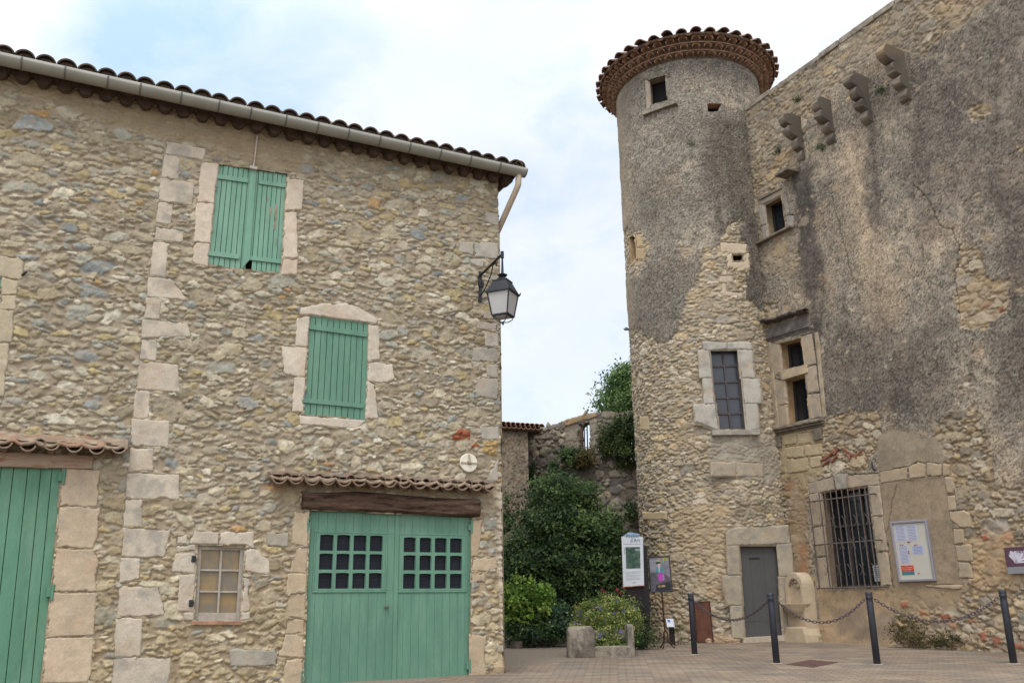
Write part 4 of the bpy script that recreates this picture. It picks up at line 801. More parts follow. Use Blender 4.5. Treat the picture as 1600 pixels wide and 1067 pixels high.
p = ts(988, 508); f = tframe(990, 508); mb = MB(); P0 = tcyl(np.array(-TR*1.42), np.array(p[1]), np.array(0.)); o = P0[:2]-TC; o /= np.linalg.norm(o); o3 = np.array([o[0], o[1], 0])
mb.tube([P0-o3*.05, P0+o3*.14, P0+o3*.16+ZV*.03], [.03, .025, .01], 8); mb.tube([P0+o3*.05+ZV*.02, P0+o3*.12+ZV*.05], .015, 6); mb.build('iron_spout', IRON, tower)

# ================================================================== castle wall on the right
castle = thing('castle_wall', 'high weathered castle wall with dark roughcast, corbels and a mullioned window', 'castle', FB.w(1, gz(17), -2))
PAL_B = [(180, 162, 134, 5), (168, 152, 128, 5), (184, 160, 122, 1.5), (158, 148, 134, 4), (190, 178, 156, 3), (148, 137, 122, 3), (168, 126, 100, .25), (160, 140, 112, 2)]
FBtop = 12.72
u = np.arange(-3.2, 7.6, .0175); v = np.arange(.1, FBtop, .0175); U, V = np.meshgrid(u, v)
Hm, Cm, pm = masonry(U, V, 61, [(.17, 2), (.12, 14), (.085, 70), (.06, 200), (.04, 200)], PAL_B, (156, 138, 114), hgt=.034, asp=(1.3, 3.0), warp=.02, rot=.2, polyk=6)
PX, PY = projv(FB.arr(U, V, 0*U)); wx = PX+9*fbm(U, V, .3, 600, 5, g=.6); wy = PY+9*fbm(U, V, .3, 610, 5, g=.6)
Hp, Cp = roughcast(U, V, 700, (143, 133, 118), (97, 90, 82), (174, 158, 136), .28, 1.0)
def tintp(C, pl, col, feather, amt, sy=1.):
    e = sm(sdpoly(wx, wy, pl)+feather*.6*fbm(U, V, .25, 620, 4, sy=.25*sy), -feather, feather)[..., None]*amt
    return C*(1-e)+e*lin(col)*GAIN*(C.mean(-1, keepdims=True)/max(C.mean(), 1e-6))**.7
# washed ochre run below the corbels, black lichen runs beside it
Cp = tintp(Cp, [(1322, 215), (1345, 205), (1356, 300), (1395, 400), (1420, 480), (1370, 540), (1345, 440), (1330, 330)], (182, 160, 134), 16, .6)
Cp = tintp(Cp, [(1310, 235), (1322, 215), (1330, 300), (1340, 400), (1290, 430), (1200, 470), (1200, 520), (1300, 480), (1300, 330)], (168, 148, 124), 14, .3)
Cp = tintp(Cp, [(1235, 270), (1275, 260), (1290, 420), (1285, 560), (1305, 660), (1270, 640), (1262, 470), (1240, 400)], (78, 72, 68), 12, .85, 4)
Cp = tintp(Cp, [(1352, 190), (1372, 190), (1385, 330), (1372, 380), (1358, 330)], (90, 83, 77), 9, .75, 4)
Cp = tintp(Cp, [(1165, 330), (1195, 340), (1200, 440), (1180, 470), (1160, 420)], (82, 76, 72), 9, .8, 3)
Cp = tintp(Cp, [(1430, 350), (1500, 340), (1510, 380), (1470, 400), (1440, 380)], (168, 148, 126), 14, .5)
Cp = tintp(Cp, [(1470, 60), (1640, -40), (1640, 330), (1500, 330), (1440, 200)], (98, 90, 84), 40, .6)
Cp = tintp(Cp, [(1300, 480), (1400, 500), (1440, 640), (1320, 650), (1290, 560)], (98, 90, 83), 20, .65, 3)
Cp = tintp(Cp, [(1420, 130), (1450, 120), (1470, 330), (1440, 420), (1425, 300)], (86, 79, 74), 12, .5, 4)
Cp = tintp(Cp, [(1560, 300), (1640, 300), (1640, 640), (1570, 640)], (92, 84, 78), 22, .6, 3)
Cp = tintp(Cp, [(1410, 520), (1470, 500), (1490, 640), (1430, 660)], (96, 88, 82), 14, .5, 3)
wx = wx+4*fbm(U, V, .07, 603, 3); wy = wy+4*fbm(U, V, .07, 604, 3)
rubs = [[(1140, 150), (1420, -30), (1700, -200), (1640, -60), (1530, 20), (1480, 60), (1440, 96), (1400, 80), (1370, 85), (1330, 120), (1300, 150), (1262, 190), (1245, 262), (1212, 300), (1165, 320)],
 [(1500, 385), (1535, 388), (1545, 430), (1580, 440), (1582, 475), (1545, 505), (1520, 520), (1500, 500), (1492, 440)], [(1295, 660), (1340, 642), (1375, 648), (1380, 690), (1360, 735), (1280, 745), (1275, 700)],
 [(1462, 660), (1525, 632), (1540, 680), (1560, 760), (1640, 740), (1640, 1060), (1385, 1060), (1385, 915), (1500, 900), (1480, 740), (1462, 700)], [(1513, 172), (1530, 165), (1552, 168), (1545, 186), (1520, 192)],
 [(1150, 300), (1190, 305), (1180, 330), (1250, 360), (1255, 400), (1240, 440), (1180, 420), (1180, 360)], [(1185, 480), (1215, 470), (1225, 660), (1290, 680), (1290, 760), (1262, 800), (1262, 1020), (1200, 1020), (1210, 700)], [(1500, 590), (1520, 585), (1525, 612), (1508, 616)], [(1380, 1000), (1600, 980), (1600, 1060), (1380, 1060)]]
m = np.zeros(U.shape)
for i, pl in enumerate(rubs): m = np.maximum(m, sm(sdpoly(wx, wy, pl), -1.8, 1.8)*((.50+.50*sm(fbm(U, V, .7, 645, 4), -.5, .3)) if i == 0 else .5 if i == 5 else 1))
Cm = Cm*(1-.22*sm(-PY, -260, -90)*sm(fbm(U, V, .5, 648, 4), -.5, .5))[..., None]
# the odd stone shows through the roughcast
iso = sm(fbm(U, V, .22, 640, 2), .62, .72)*pm*.85; m = np.maximum(m, iso*(Hm > .03))
mm = m[..., None]; H = Hm*m+Hp*(1-m); C = Cm*mm+Cp*(1-mm)
smb = sm(fbm(U, V, .6, 646, 4), .0, .7)*m*.5; smb = smb*sm(-PY, -3000, -300); H = H*(1-smb*.5)+.014*smb; C = C*(1-smb[..., None])+smb[..., None]*S(168, 146, 118)*(1+.2*fbm(U, V, .25, 647, 5)[..., None])
# smooth patches of later mortar and smooth ashlar
PMX = []
def patch(pl, col, fe, am, h, seed, gr=.14):
    global H, C
    e = sm(sdpoly(PX+3*fbm(U, V, .2, seed, 4), PY+3*fbm(U, V, .2, seed+1, 4), pl), -fe, fe)*am; ee = e[..., None]
    c = lin(col)*GAIN*(1+1.5*gr*fbm(U, V, .5, seed+2, 6, g=.7)+.16*speck(U, V, seed+3))[..., None]; tq = sm(fbm(U, V, .3, seed+6, 5, g=.65), .05, .6)[..., None]*.4; c = c*(1-tq)+tq*lin((118, 106, 92))*GAIN
    PMX.append(e); C = C*(1-ee)+ee*c; H = H*(1-e)+e*(h+.006*fbm(U, V, .15, seed+4, 4))
PM = 1-m
patch([(1375, 682), (1400, 668), (1470, 690), (1480, 722), (1420, 730), (1372, 738)], (156, 142, 122), 3, .95, .03, 650)
patch([(1372, 752), (1478, 745), (1492, 830), (1500, 915), (1440, 930), (1390, 925), (1384, 840)], (156, 138, 114), 3, .93, .022, 660)
patch([(1390, 920), (1500, 918), (1510, 945), (1430, 962), (1390, 960)], (168, 146, 116), 6, .8, .015, 670)
patch([(1215, 676), (1288, 668), (1286, 742), (1225, 748)], (186, 168, 134), 2, .75, .02, 680)
patch([(1236, 720), (1262, 735), (1265, 905), (1240, 900)], (166, 142, 114), 5, .7, .02, 690)
patch([(1250, 850), (1262, 850), (1264, 900), (1248, 900)], (176, 124, 84), 7, .5, .02, 695)
patch([(1280, 922), (1390, 920), (1400, 1020), (1282, 1010)], (190, 164, 130), 3, .9, .03, 705)
for j, pl in enumerate(([(1308, 950), (1352, 945), (1360, 985), (1310, 990)], [(1365, 960), (1398, 950), (1405, 1000), (1370, 1000)], [(1355, 975), (1362, 975), (1370, 1000), (1320, 1003)])): patch(pl, (128, 116, 106), 7, .55, .03, 715+j, .5)
patch([(1505, 845), (1575, 830), (1600, 900), (1520, 930)], (186, 154, 112), 12, .55, .02, 725)
for j, (a, b, w, h_) in enumerate(((1417, 944, 6, 5), (1445, 958, 7, 3), (1478, 964, 9, 5), (1541, 838, 5, 4), (1560, 1001, 8, 7), (1590, 1010, 12, 5), (1565, 484, 5, 5), (1538, 993, 5, 8), (1488, 1008, 6, 4))):
    patch([(a-w, b-h_*.7), (a+w*.7, b-h_), (a+w, b+h_*.6), (a-w*.6, b+h_)], (168, 96, 74), 1.5, .85, .04, 735+4*j, .4)
# cracks: thin meandering lines where the coat has split
def crack(pts, w=.9):
    global H, C
    d = np.full(U.shape, 1e9); X = PX+3*fbm(U, V, .12, 771, 4); Y = PY+3*fbm(U, V, .12, 772, 4)
    for (ax, ay), (bx, by) in zip(pts[:-1], pts[1:]):
        ex, ey = bx-ax, by-ay; t = np.clip(((X-ax)*ex+(Y-ay)*ey)/(ex*ex+ey*ey), 0, 1); d = np.minimum(d, np.hypot(X-ax-t*ex, Y-ay-t*ey))
    e = sm(-d, -w*1.5, -w*.3); H = H-.02*e; C = C*(1-.45*e[..., None])
crack([(1428, 288), (1450, 308), (1470, 352), (1490, 360), (1500, 385), (1494, 440), (1502, 500)]); crack([(1400, 760), (1385, 840), (1396, 920)], .7); crack([(1300, 300), (1330, 420), (1345, 470)], .6); crack([(1560, 250), (1600, 230)], .6)
crack([(1380, 600), (1440, 590), (1500, 575)], .5)
B_open = dict(grille=[(1279, 768), (1358, 757), (1379, 915), (1293, 918)], mu=[(1216, 537), (1253, 527), (1259, 571), (1220, 580)], ml=[(1224, 593), (1260, 581), (1267, 655), (1229, 664)], up=[(1190, 319), (1222, 302), (1230, 360), (1197, 375)])
keep = np.ones((len(v)-1, len(u)-1), bool); Uc, Vc = U[:-1, :-1]+.009, V[:-1, :-1]+.009
for k, pl in B_open.items(): keep &= sdpoly(Uc, Vc, FB.poly(pl)) < .012
BS = [((176, 158, 132), .3, t) for t in [(1374,737,1417,729,1418,749,1375,755),(1419,729,1433,721,1446,725,1446,745,1420,748),(1447,722,1470,725,1471,743,1447,745),(1472,724,1482,726,1482,743,1472,743),(1475,744,1490,746,1491,772,1479,772),(1479,773,1492,773,1494,797,1481,798),(1482,799,1506,797,1514,802,1517,823,1499,824,1485,812),(1488,826,1503,826,1506,849,1490,850),(1491,851,1517,850,1520,877,1496,877),(1497,878,1514,878,1521,904,1498,903),(1443,913,1503,914,1501,921,1447,917)]]
BS += [((178, 162, 140), .45, t) for t in [(1261,756,1301,744,1304,764,1279,770,1264,771),(1322,742,1360,740,1372,739,1373,757,1357,759,1323,763),(1262,772,1281,769,1286,820,1270,822),(1270,823,1286,822,1291,868,1276,870),(1276,871,1291,870,1296,919,1281,920),(1356,759,1373,758,1379,805,1363,806),(1362,807,1379,806,1386,860,1370,861),(1370,862,1386,861,1392,914,1377,916)]]
BS += [((176, 160, 138), .5, t) for t in [(1201,535,1217,538,1221,580,1207,590),(1208,592,1225,594,1228,630,1213,634),(1213,636,1228,632,1231,664,1218,668),(1250,526,1268,520,1275,568,1257,572),(1258,574,1275,570,1280,612,1262,614),(1262,616,1280,614,1284,652,1266,655)]]
BS += [((160, 150, 138), .6, t) for t in [(1182,310,1220,295,1223,303,1190,320,1186,319),(1184,320,1192,320,1196,350,1188,352),(1188,354,1196,351,1200,374,1192,377),(1221,304,1228,302,1234,333,1228,335),(1227,337,1240,335,1240,354,1231,359)]]
BS += [((188, 170, 138), .2, t) for t in [(1222,680,1243,677,1244,694,1224,696),(1245,677,1266,675,1267,692,1246,694),(1268,675,1284,674,1286,690,1269,692),(1226,698,1254,696,1256,714,1228,716),(1257,695,1284,693,1285,710,1258,713),(1228,718,1262,715,1263,735,1230,740),(1265,714,1283,712,1283,728,1266,732)]]
BS += [((160, 140, 118), .3, t) for t in [(1270,690,1292,684,1296,700,1274,704)][:0]]
for col, gy, t in BS:
    p = pp(t); slab(FB, p, .034 if t[0] < 1380 else .04, col, castle, 'dressed_stone', grey=gy, res=.016, rnd=.014)
    d = sdpoly(U, V, FB.poly(p, .036)); H = np.where(d > .0, np.minimum(H, -.02), H)
gridmesh('wall', FB.arr(U, V, H), np.concatenate([C, (PM*np.prod([1-e for e in PMX], 0))[..., None]], -1), keep, castle)
mb = MB(); mb.box(FB, -4.27, 9, .0, FBtop-.12, -7, -.5); mb.box(FB, 7.55, 9, .0, FBtop-.1, -.5, -.0); mb.build('inner_wall', MORTAR, castle)
cop = mat('coping_stone', S(150, 140, 126), .95, var=.3, vs=5, bump=.6)
x = -2.7; mb = MB()
while x < 7.5:
    l_ = random.uniform(.35, .8); mb.box(FB, x, min(x+l_-.012, 7.6), FBtop-.13, FBtop+random.uniform(-.02, .03), -.5, .05+random.uniform(-.02, .02)); x += l_
mb.build('coping', cop, castle, bevel=.02)
# reveals and panes
for k, d, c in (('grille', .30, (166, 144, 120)), ('mu', .30, (196, 168, 130)), ('ml', .30, (196, 164, 122)), ('up', .32, (184, 162, 132))):
    q = FB.poly(B_open[k]); reveal(FB, q, d, castle, front=.035, col=c); mb = MB(); mb.prism(FB, q, -d-.02, -d); mb.build('window_pane', GLASS, castle)
    B = bil(q); mb = MB(); w = .045/abs(q[1][0]-q[0][0]); h_ = .045/abs(q[3][1]-q[0][1])
    for s0, s1, t0, t1 in ((0, w, 0, 1), (1-w, 1, 0, 1), (w, 1-w, 0, h_), (w, 1-w, 1-h_, 1)): mb.prism(FB, [B(s0, t0), B(s1, t0), B(s1, t1), B(s0, t1)], -d, -d+.035)
    if k == 'grille':
        for s in (.31, .62): mb.prism(FB, [B(s, h_), B(s+.035, h_), B(s+.035, 1-h_), B(s, 1-h_)], -d, -d+.03)
        mb.prism(FB, [B(w, .36), B(1-w, .36), B(1-w, .385), B(w, .385)], -d, -d+.028)
    mb.build('window_frame', mat('window_wood', S(72, 66, 62), .7, var=.2), castle)
    if k == 'grille':
        mb = MB(); mb.prism(FB, [B(.70, .79), B(.90, .79), B(.91, .95), B(.71, .95)], -d+.03, -d+.04); mb.build('paper_notice', mat('paper', S(188, 196, 200), .8, var=.02, bump=0), castle)
        mb = MB()
        for a_ in range(6): mb.prism(FB, [B(.72, .81+.02*a_), B(.86, .81+.02*a_), B(.86, .815+.02*a_), B(.72, .815+.02*a_)], -d+.04, -d+.041)
        mb.build('paper_text', mat('ink', S(90, 100, 110), .8, bump=0), castle)
mb = MB(); ks = FB.poly([(1302, 742), (1322, 740), (1321, 763), (1307, 765)], .09); mb.prism(FB, ks, .0, .09); mb.build('keystone', mat('key_stone', S(164, 154, 142), .9, var=.25, vs=6, bump=.6), castle, bevel=.012)
# transom, cornice, sill of the mullioned window
st = mat('moulded_stone', S(186, 168, 138), .9, var=.2, vs=5, bump=.5); dst = mat('sooty_stone', S(104, 98, 94), .95, vs=5, bump=.8, col2=S(150, 140, 130), edge=(.42, .7)); gst = mat('lichen_stone', S(128, 118, 104), .95, var=.3, vs=6, bump=.8)
mb = MB(); mb.prism(FB, FB.poly([(1218, 580), (1260, 569.5), (1262, 582), (1222, 594)], .055), -.28, .06); mb.build('transom', st, castle, bevel=.008)
def mould(pl, prof, m, nm, bevel=.01):
    """pl: pixel ends of the top edge on the wall; prof: (height below, depth out) steps"""
    a, b = FB.px(*pl[0]), FB.px(*pl[1]); mb = MB()
    for v0, v1, w in prof: mb.prism(FB, [(a[0], a[1]-v0), (b[0], b[1]-v0), (b[0], b[1]-v1), (a[0], a[1]-v1)], -.02, w)
    return mb.build(nm, m, castle, bevel=bevel)
uu = np.linspace(FB.px(1186, 506)[0], FB.px(1266, 484)[0], 70); tt = np.linspace(0, 1, 14); va, vb_ = FB.px(1186, 506)[1], FB.px(1266, 484)[1]
U9, T9 = np.meshgrid(uu, tt); ang = T9*math.pi; W9 = .02+.20*np.sin(ang)**.7+.035*fbm(U9, T9, .12, 801, 4); V9 = va+(vb_-va)*(U9-uu[0])/(uu[-1]-uu[0])+.045*np.cos(ang)*-1+.03*fbm(U9, T9*0, .15, 803, 4)-.03
C9 = S(96, 88, 84)*(1+.45*fbm(U9, T9, .09, 805, 4)[..., None]); gridmesh('window_cornice', FB.arr(U9, V9, W9), C9, None, castle)
mould(((1196, 514), (1266, 492)), [(0, .20, .045), (.20, .235, .075), (.245, .275, .095), (.285, .31, .07), (.32, .345, .055)], dst, 'window_frieze')
mould(((1210, 671), (1290, 654.5)), [(0, .05, .15), (.052, .10, .11), (.102, .14, .06)], gst, 'window_sill', .015)
for x, y in ((1216, 681), (1279, 668)): 
    p = FB.px(x, y); mb = MB(); mb.box(FB, p[0]-.12, p[0]+.12, p[1]-.27, p[1]-.02, -.0, .08); mb.build('sill_bracket', gst, castle, bevel=.03)
mb = MB(); mb.prism(FB, FB.poly([(1196, 536), (1203, 534), (1217, 668), (1210, 672)], .06), -.01, .065); mb.prism(FB, FB.poly([(1272, 520), (1278, 518), (1291, 650), (1285, 654)], .05), -.01, .055); mb.build('window_pilasters', mat('pilaster_stone', S(168, 152, 128), .95, var=.25, vs=5, bump=.7), castle, bevel=.02)
mould(((1183, 382.5), (1240.5, 353)), [(0, .055, .14)], gst, 'window_sill', .015)
mb = MB(); mb.prism(FB, FB.poly([(1183, 309), (1220, 292.5), (1221, 295), (1186, 313)], .06), 0, .07); mb.build('drip_mould', gst, castle, bevel=.01)
# iron grille
gri = MB(); gu = lambda x, y, o: FB.px(x, y, o); go = .13
for (x0, y0, x1, y1) in ((1262, 784, 1367, 771), (1270, 851.5, 1376, 843), (1277, 919, 1386, 916)):
    a = gu(x0, y0, go); b = gu(x1, y1, go); gri.tube([FB.w(*a, go), FB.w(*b, go)], .015, 6)
    for s in (.06, .97): p = (a[0]+(b[0]-a[0])*s, a[1]+(b[1]-a[1])*s); gri.tube([FB.w(*p, go), FB.w(*p, -.02)], .013, 6)
grille = gri.build('window_grille', RUSTB, castle)
tops = [140/5.34+1240]+[1240+t/5.34 for t in (222, 270, 317, 365, 410, 460, 510, 557, 603)]; bots = [1240+t/5.34 for t in (216, 306, 355, 404, 453, 502, 550, 600, 652, 706)]
for i, (a_, b_) in enumerate(zip(tops, bots)):
    yt = (768-(a_-1279)*.125) if i else 774; mb = MB(); a = gu(a_-2, yt+1, go); b = gu(b_, 918, go); mb.tube([FB.w(*a, go+.005), FB.w(*b, go+.005)], .012, 6)
    for tt_ in ((.33, .82) if i % 2 else (.56, )):
        if i == 0: tt_ = tt_*1.0
        c = np.array([a[0]+(b[0]-a[0])*tt_, a[1]+(b[1]-a[1])*tt_])
        for sg in (-1, 1): mb.tube([FB.w(c[0]+sg*.06, c[1]+.11, go+.03), FB.w(c[0]+sg*.015, c[1]+.04, go+.018), FB.w(c[0]+sg*.015, c[1]-.04, go+.018), FB.w(c[0]+sg*.06, c[1]-.10, go+.03)], .006, 5)
    mb.build('grille_bar', RUSTB, grille)
# corbels: each a stack of four diminishing rolls
cst = mat('corbel_stone', S(98, 92, 86), .95, vs=5, bump=.9, col2=S(140, 130, 118), edge=(.4, .72)); cst2 = mat('corbel_stone_lichen', S(118, 102, 78), .95, vs=5, bump=.9, col2=S(156, 134, 98), edge=(.4, .7))
for i, (x, y, x2, y2, tipx, m) in enumerate(((1253, 183, 1259, 251, 1216, cst), (1300, 158, 1310, 222, 1264, cst), (1357, 122, 1366, 192, 1313, cst), (1415, 82, 1424, 160, 1368, cst2))):
    a = FB.px(x, y); b = FB.px(x2, y2); hh = a[1]-b[1]; wd = .20; ur = a[0]
    for pr in np.arange(.3, 1.6, .02):
        if projv(FB.w(ur-wd, a[1]-.1, pr))[0] < tipx: break
    prof = []; 
    for k in range(4):
        zc_ = a[1]-hh*(k+.5)/4; out = pr*(1., .74, .50, .32)[k]*random.uniform(.96, 1.04); r = hh/8*(1.18, 1.05, .95, .9)[k]; 
        prof += [(out-r*1.15+r*1.15*math.cos(t), zc_+r*.98*math.sin(t)) for t in np.linspace(math.pi*.5 if k == 0 else math.pi*.40, -math.pi*.5, 9)]
    prof = [(-.02, a[1])]+prof+[(-.02, b[1])]
    mb = MB(); n_ = len(prof); vs = [FB.w(ur, z, w) for w, z in prof]+[FB.w(ur-wd, z, w) for w, z in prof]
    NS = 9; G = np.zeros((NS, n_, 3)); 
    for s in range(NS):
        for k_, (w, z) in enumerate(prof): G[s, k_] = FB.w(ur-wd*s/(NS-1), z, w)
    g_ = G.reshape(-1, 3); dn = .060*fbm(g_[:, 0]*1.3+g_[:, 1], g_[:, 2], .22, 850+i, 4); edge = np.where((np.arange(NS) == 0) | (np.arange(NS) == NS-1), -.02, 0.).repeat(n_); g_ = g_+(dn+edge)[:, None]*FB.n+(.5*dn)[:, None]*ZV; vs = [tuple(p) for p in g_]
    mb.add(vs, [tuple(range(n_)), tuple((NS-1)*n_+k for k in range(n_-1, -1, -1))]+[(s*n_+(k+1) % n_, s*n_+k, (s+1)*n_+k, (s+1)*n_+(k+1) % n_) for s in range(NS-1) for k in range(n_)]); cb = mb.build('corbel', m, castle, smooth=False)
    topz = a[1]
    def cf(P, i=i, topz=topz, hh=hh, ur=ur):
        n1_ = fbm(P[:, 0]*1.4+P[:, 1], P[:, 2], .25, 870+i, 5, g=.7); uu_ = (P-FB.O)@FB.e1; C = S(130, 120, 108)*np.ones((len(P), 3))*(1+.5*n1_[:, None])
        sd_ = sm(uu_, ur-.03, ur-.005)[:, None]*.75; C = C*(1-sd_)+sd_*S(82, 77, 72); li = sm(P[:, 2]+.1*n1_, topz-hh*.30, topz-hh*.1)[:, None]*(.55 if i == 3 else .3); li = li*(1-.6*(sd_ > .3)); return C*(1-li)+li*S(*((160, 132, 92) if i == 3 else (138, 122, 92)))  # right-hand face: its shade is painted into the vertex colour
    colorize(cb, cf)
a = FB.px(1219, 263, .0); b = FB.px(1252, 266, 0); mb = MB(); mb.box(FB, b[0]-.45, b[0]-.03, b[1]-.04, b[1]+.03, -.02, .38); mb.build('stone_ledge', gst, castle, bevel=.015)
# a fan of old bricks above the grille window
mbr = mat('old_brick', S(152, 100, 80), .95, var=.3, vs=9, bump=.6); mb = MB()
for x0, y0, x1, y1 in ((1281,720,1291,714),(1283,727,1294,719),(1288,717,1297,709),(1293,713,1303,703),(1297,722,1307,712),(1301,710,1310,699),(1316,700,1325,708),(1319,709,1328,716),(1325,706,1334,713),(1331,709,1338,716),(1336,712,1345,704)):
    a = np.array(FB.px(x0, y0, .06)); b = np.array(FB.px(x1, y1, .06)); d = b-a; n_ = np.array([-d[1], d[0]])/np.linalg.norm(d)*.020; mb.prism(FB, [a-n_, b-n_, b+n_, a+n_], 0, .055+random.uniform(-.01, .01))
mb.build('brick_arch', mbr, castle, bevel=.008)
# little iron pin and spout
p = FB.px(1366, 736, .05); mb = MB(); mb.tube([FB.w(*p, 0), FB.w(p[0]+.03, p[1]+.05, .12), FB.w(p[0]+.03, p[1]+.15, .12)], .012); mb.build('iron_hook', IRON, castle)
p = FB.px(1516, 909, .05); mb = MB(); mb.tube([FB.w(p[0]-.05, p[1]+.0, .02), FB.w(p[0]+.08, p[1]-.03, .12)], .028, 10); mb.build('spout', TILE_PALE, castle)

# notice board
q = FB.poly([(1390, 815), (1447, 811), (1462, 907), (1404, 909)], .07); B = bil(q)
nb = thing('notice_board', 'glazed aluminium notice board with pinned papers on the castle wall', 'notice board', FB.w(*q[3], .03))
mb = MB(); w = .055; h_ = .04
for s0, s1, t0, t1 in ((0, w, 0, 1), (1-w, 1, 0, 1), (w, 1-w, 0, h_), (w, 1-w, 1-h_, 1)): mb.prism(FB, [B(s0, t0), B(s1, t0), B(s1, t1), B(s0, t1)], .0, .08)
mb.build('frame', ALU, nb, bevel=.008)
mb = MB(); mb.prism(FB, [B(w, h_), B(1-w, h_), B(1-w, 1-h_), B(w, 1-h_)], .0, .055); mb.build('back_panel', mat('cream_panel', S(196, 192, 180), .4, var=.03, vs=2, bump=0), nb)
pap = mat('notice_paper', S(190, 192, 208), .6, var=.02, bump=0); ink = mat('notice_ink', S(120, 122, 146), .7, bump=0)
def paper(s0, s1, t0, t1, m, nm='paper', w0=.055, lines=0, inkm=None):
    mb = MB(); mb.prism(FB, [B(s0, t0), B(s1, t0), B(s1, t1), B(s0, t1)], w0, w0+.003); o = mb.build(nm, m, nb)
    if lines:
        mb = MB()
        for k in range(lines):
            t = t0+(t1-t0)*(k+1.)/(lines+1.); mb.prism(FB, [B(s0+.03, t), B(s1-.03-.1*random.random()*(s1-s0), t), B(s1-.03-.1*random.random()*(s1-s0), t+.006), B(s0+.03, t+.006)], w0+.003, w0+.004)
        mb.build('writing', inkm or ink, o)
paper(.10, .40, .06, .34, pap, lines=11); paper(.42, .70, .06, .34, pap, lines=10); paper(.12, .40, .40, .70, pap, lines=12); paper(.50, .80, .42, .56, mat('blue_paper', S(176, 184, 214), .6, var=.02, bump=0), lines=5)
paper(.12, .46, .735, .83, mat('red_poster', S(206, 74, 62), .6, var=.25, vs=14, bump=0), 'red_poster', lines=2, inkm=mat('poster_ink', S(236, 190, 170), .7)); paper(.12, .46, .835, .89, mat('teal_poster', S(70, 122, 128), .6, var=.1, bump=0), 'teal_poster')
pin = mat('pin_red', S(176, 60, 48), .5, bump=0); mb = MB()
for s, t in ((.18, .385), (.24, .39), (.40, .345), (.44, .35), (.57, .405), (.62, .40), (.38, .50), (.38, .53), (.56, .86)): mb.prism(FB, [B(s, t), B(s+.03, t), B(s+.03, t+.014), B(s, t+.014)], .058, .066)
mb.build('pins', pin, nb)
# purple heritage sign
a = FB.px(1568, 855.5, .10); b = FB.px(1578, 885, .10); sg = thing('heritage_sign', 'purple heritage panel with a white emblem fixed low on the castle wall', 'sign', FB.w(*b, .0))
uL_, vT, vB = a[0], a[1], FB.px(1581, 895, .1)[1]; W_ = .95; slope_ = .0; pur = mat('purple_panel', S(94, 66, 80), .5, var=.05, vs=2, bump=0, spec=.4)
vM = b[1]
mb = MB(); mb.prism(FB, [(uL_, vT), (uL_+W_, vT), (uL_+W_, vM), (uL_, vM)], .04, .10); mb.build('panel', pur, sg, bevel=.004)
mb = MB(); mb.prism(FB, [(uL_, vM-.004), (uL_+W_, vM-.004), (uL_+W_, vB-.01), (uL_, vB-.01)], .045, .098); mb.build('grey_band', mat('grey_strip', S(142, 142, 146), .5, var=.03, bump=0), sg)
def text(s, fr, u_, v_, w_, size, m, parent, name='lettering', ext=.002, align='LEFT', sx=1.):
    cu = bpy.data.curves.new(name, 'FONT'); cu.body = s; cu.size = size; cu.extrude = ext; cu.align_x = align
    o = bpy.data.objects.new(name, cu); sc.collection.objects.link(o); bpy.context.view_layer.update()
    me = bpy.data.meshes.new_from_object(o.evaluated_get(bpy.context.evaluated_depsgraph_get())); bpy.data.objects.remove(o)
    base = np.array(root_base(parent)); 
    for q_ in me.vertices:
        P = fr.w(u_+q_.co.x*sx, v_+q_.co.y, w_+q_.co.z)-base; q_.co = tuple(P)
    me.materials.clear(); me.materials.append(m); o = bpy.data.objects.new(name, me); sc.collection.objects.link(o); o.parent = parent; return o
wht = mat('white_lettering', S(218, 212, 224), .6, var=.02, bump=0)
text('LUSSAN', FB, uL_+.09, vT-.125, .101, .085, wht, sg)
mb = MB(); mb.box(FB, uL_+.08, uL_+W_-.05, vT-.152, vT-.147, .100, .1025); mb.box(FB, uL_+.42, uL_+W_-.06, vT-.21, vT-.20, .100, .1025)
for k in range(5): mb.box(FB, uL_+.42, uL_+W_-.08-.05*(k % 2), vT-.245-.03*k, vT-.239-.03*k, .1, .1025)
mb.build('rule_lines', wht, sg)
mb = MB(); cx_, cy_ = uL_+.17, vM+.055
for an, r0, r1, wd in ((4, .0, .24, .016), (22, .0, .23, .022), (42, .0, .21, .024), (62, .0, .18, .022), (84, -.0, .19, .03), (106, .0, .20, .035), (124, .05, .17, .018)):
    d = np.array([math.cos(R_(an)), math.sin(R_(an))]); n_ = np.array([-d[1], d[0]])*wd; c = np.array([cx_, cy_]); mb.prism(FB, [c+d*r0-n_*.4, c+d*r1*.85-n_, c+d*r1, c+d*r1*.85+n_, c+d*r0+n_*.4], .1002, .103)
mb.build('emblem', wht, sg)
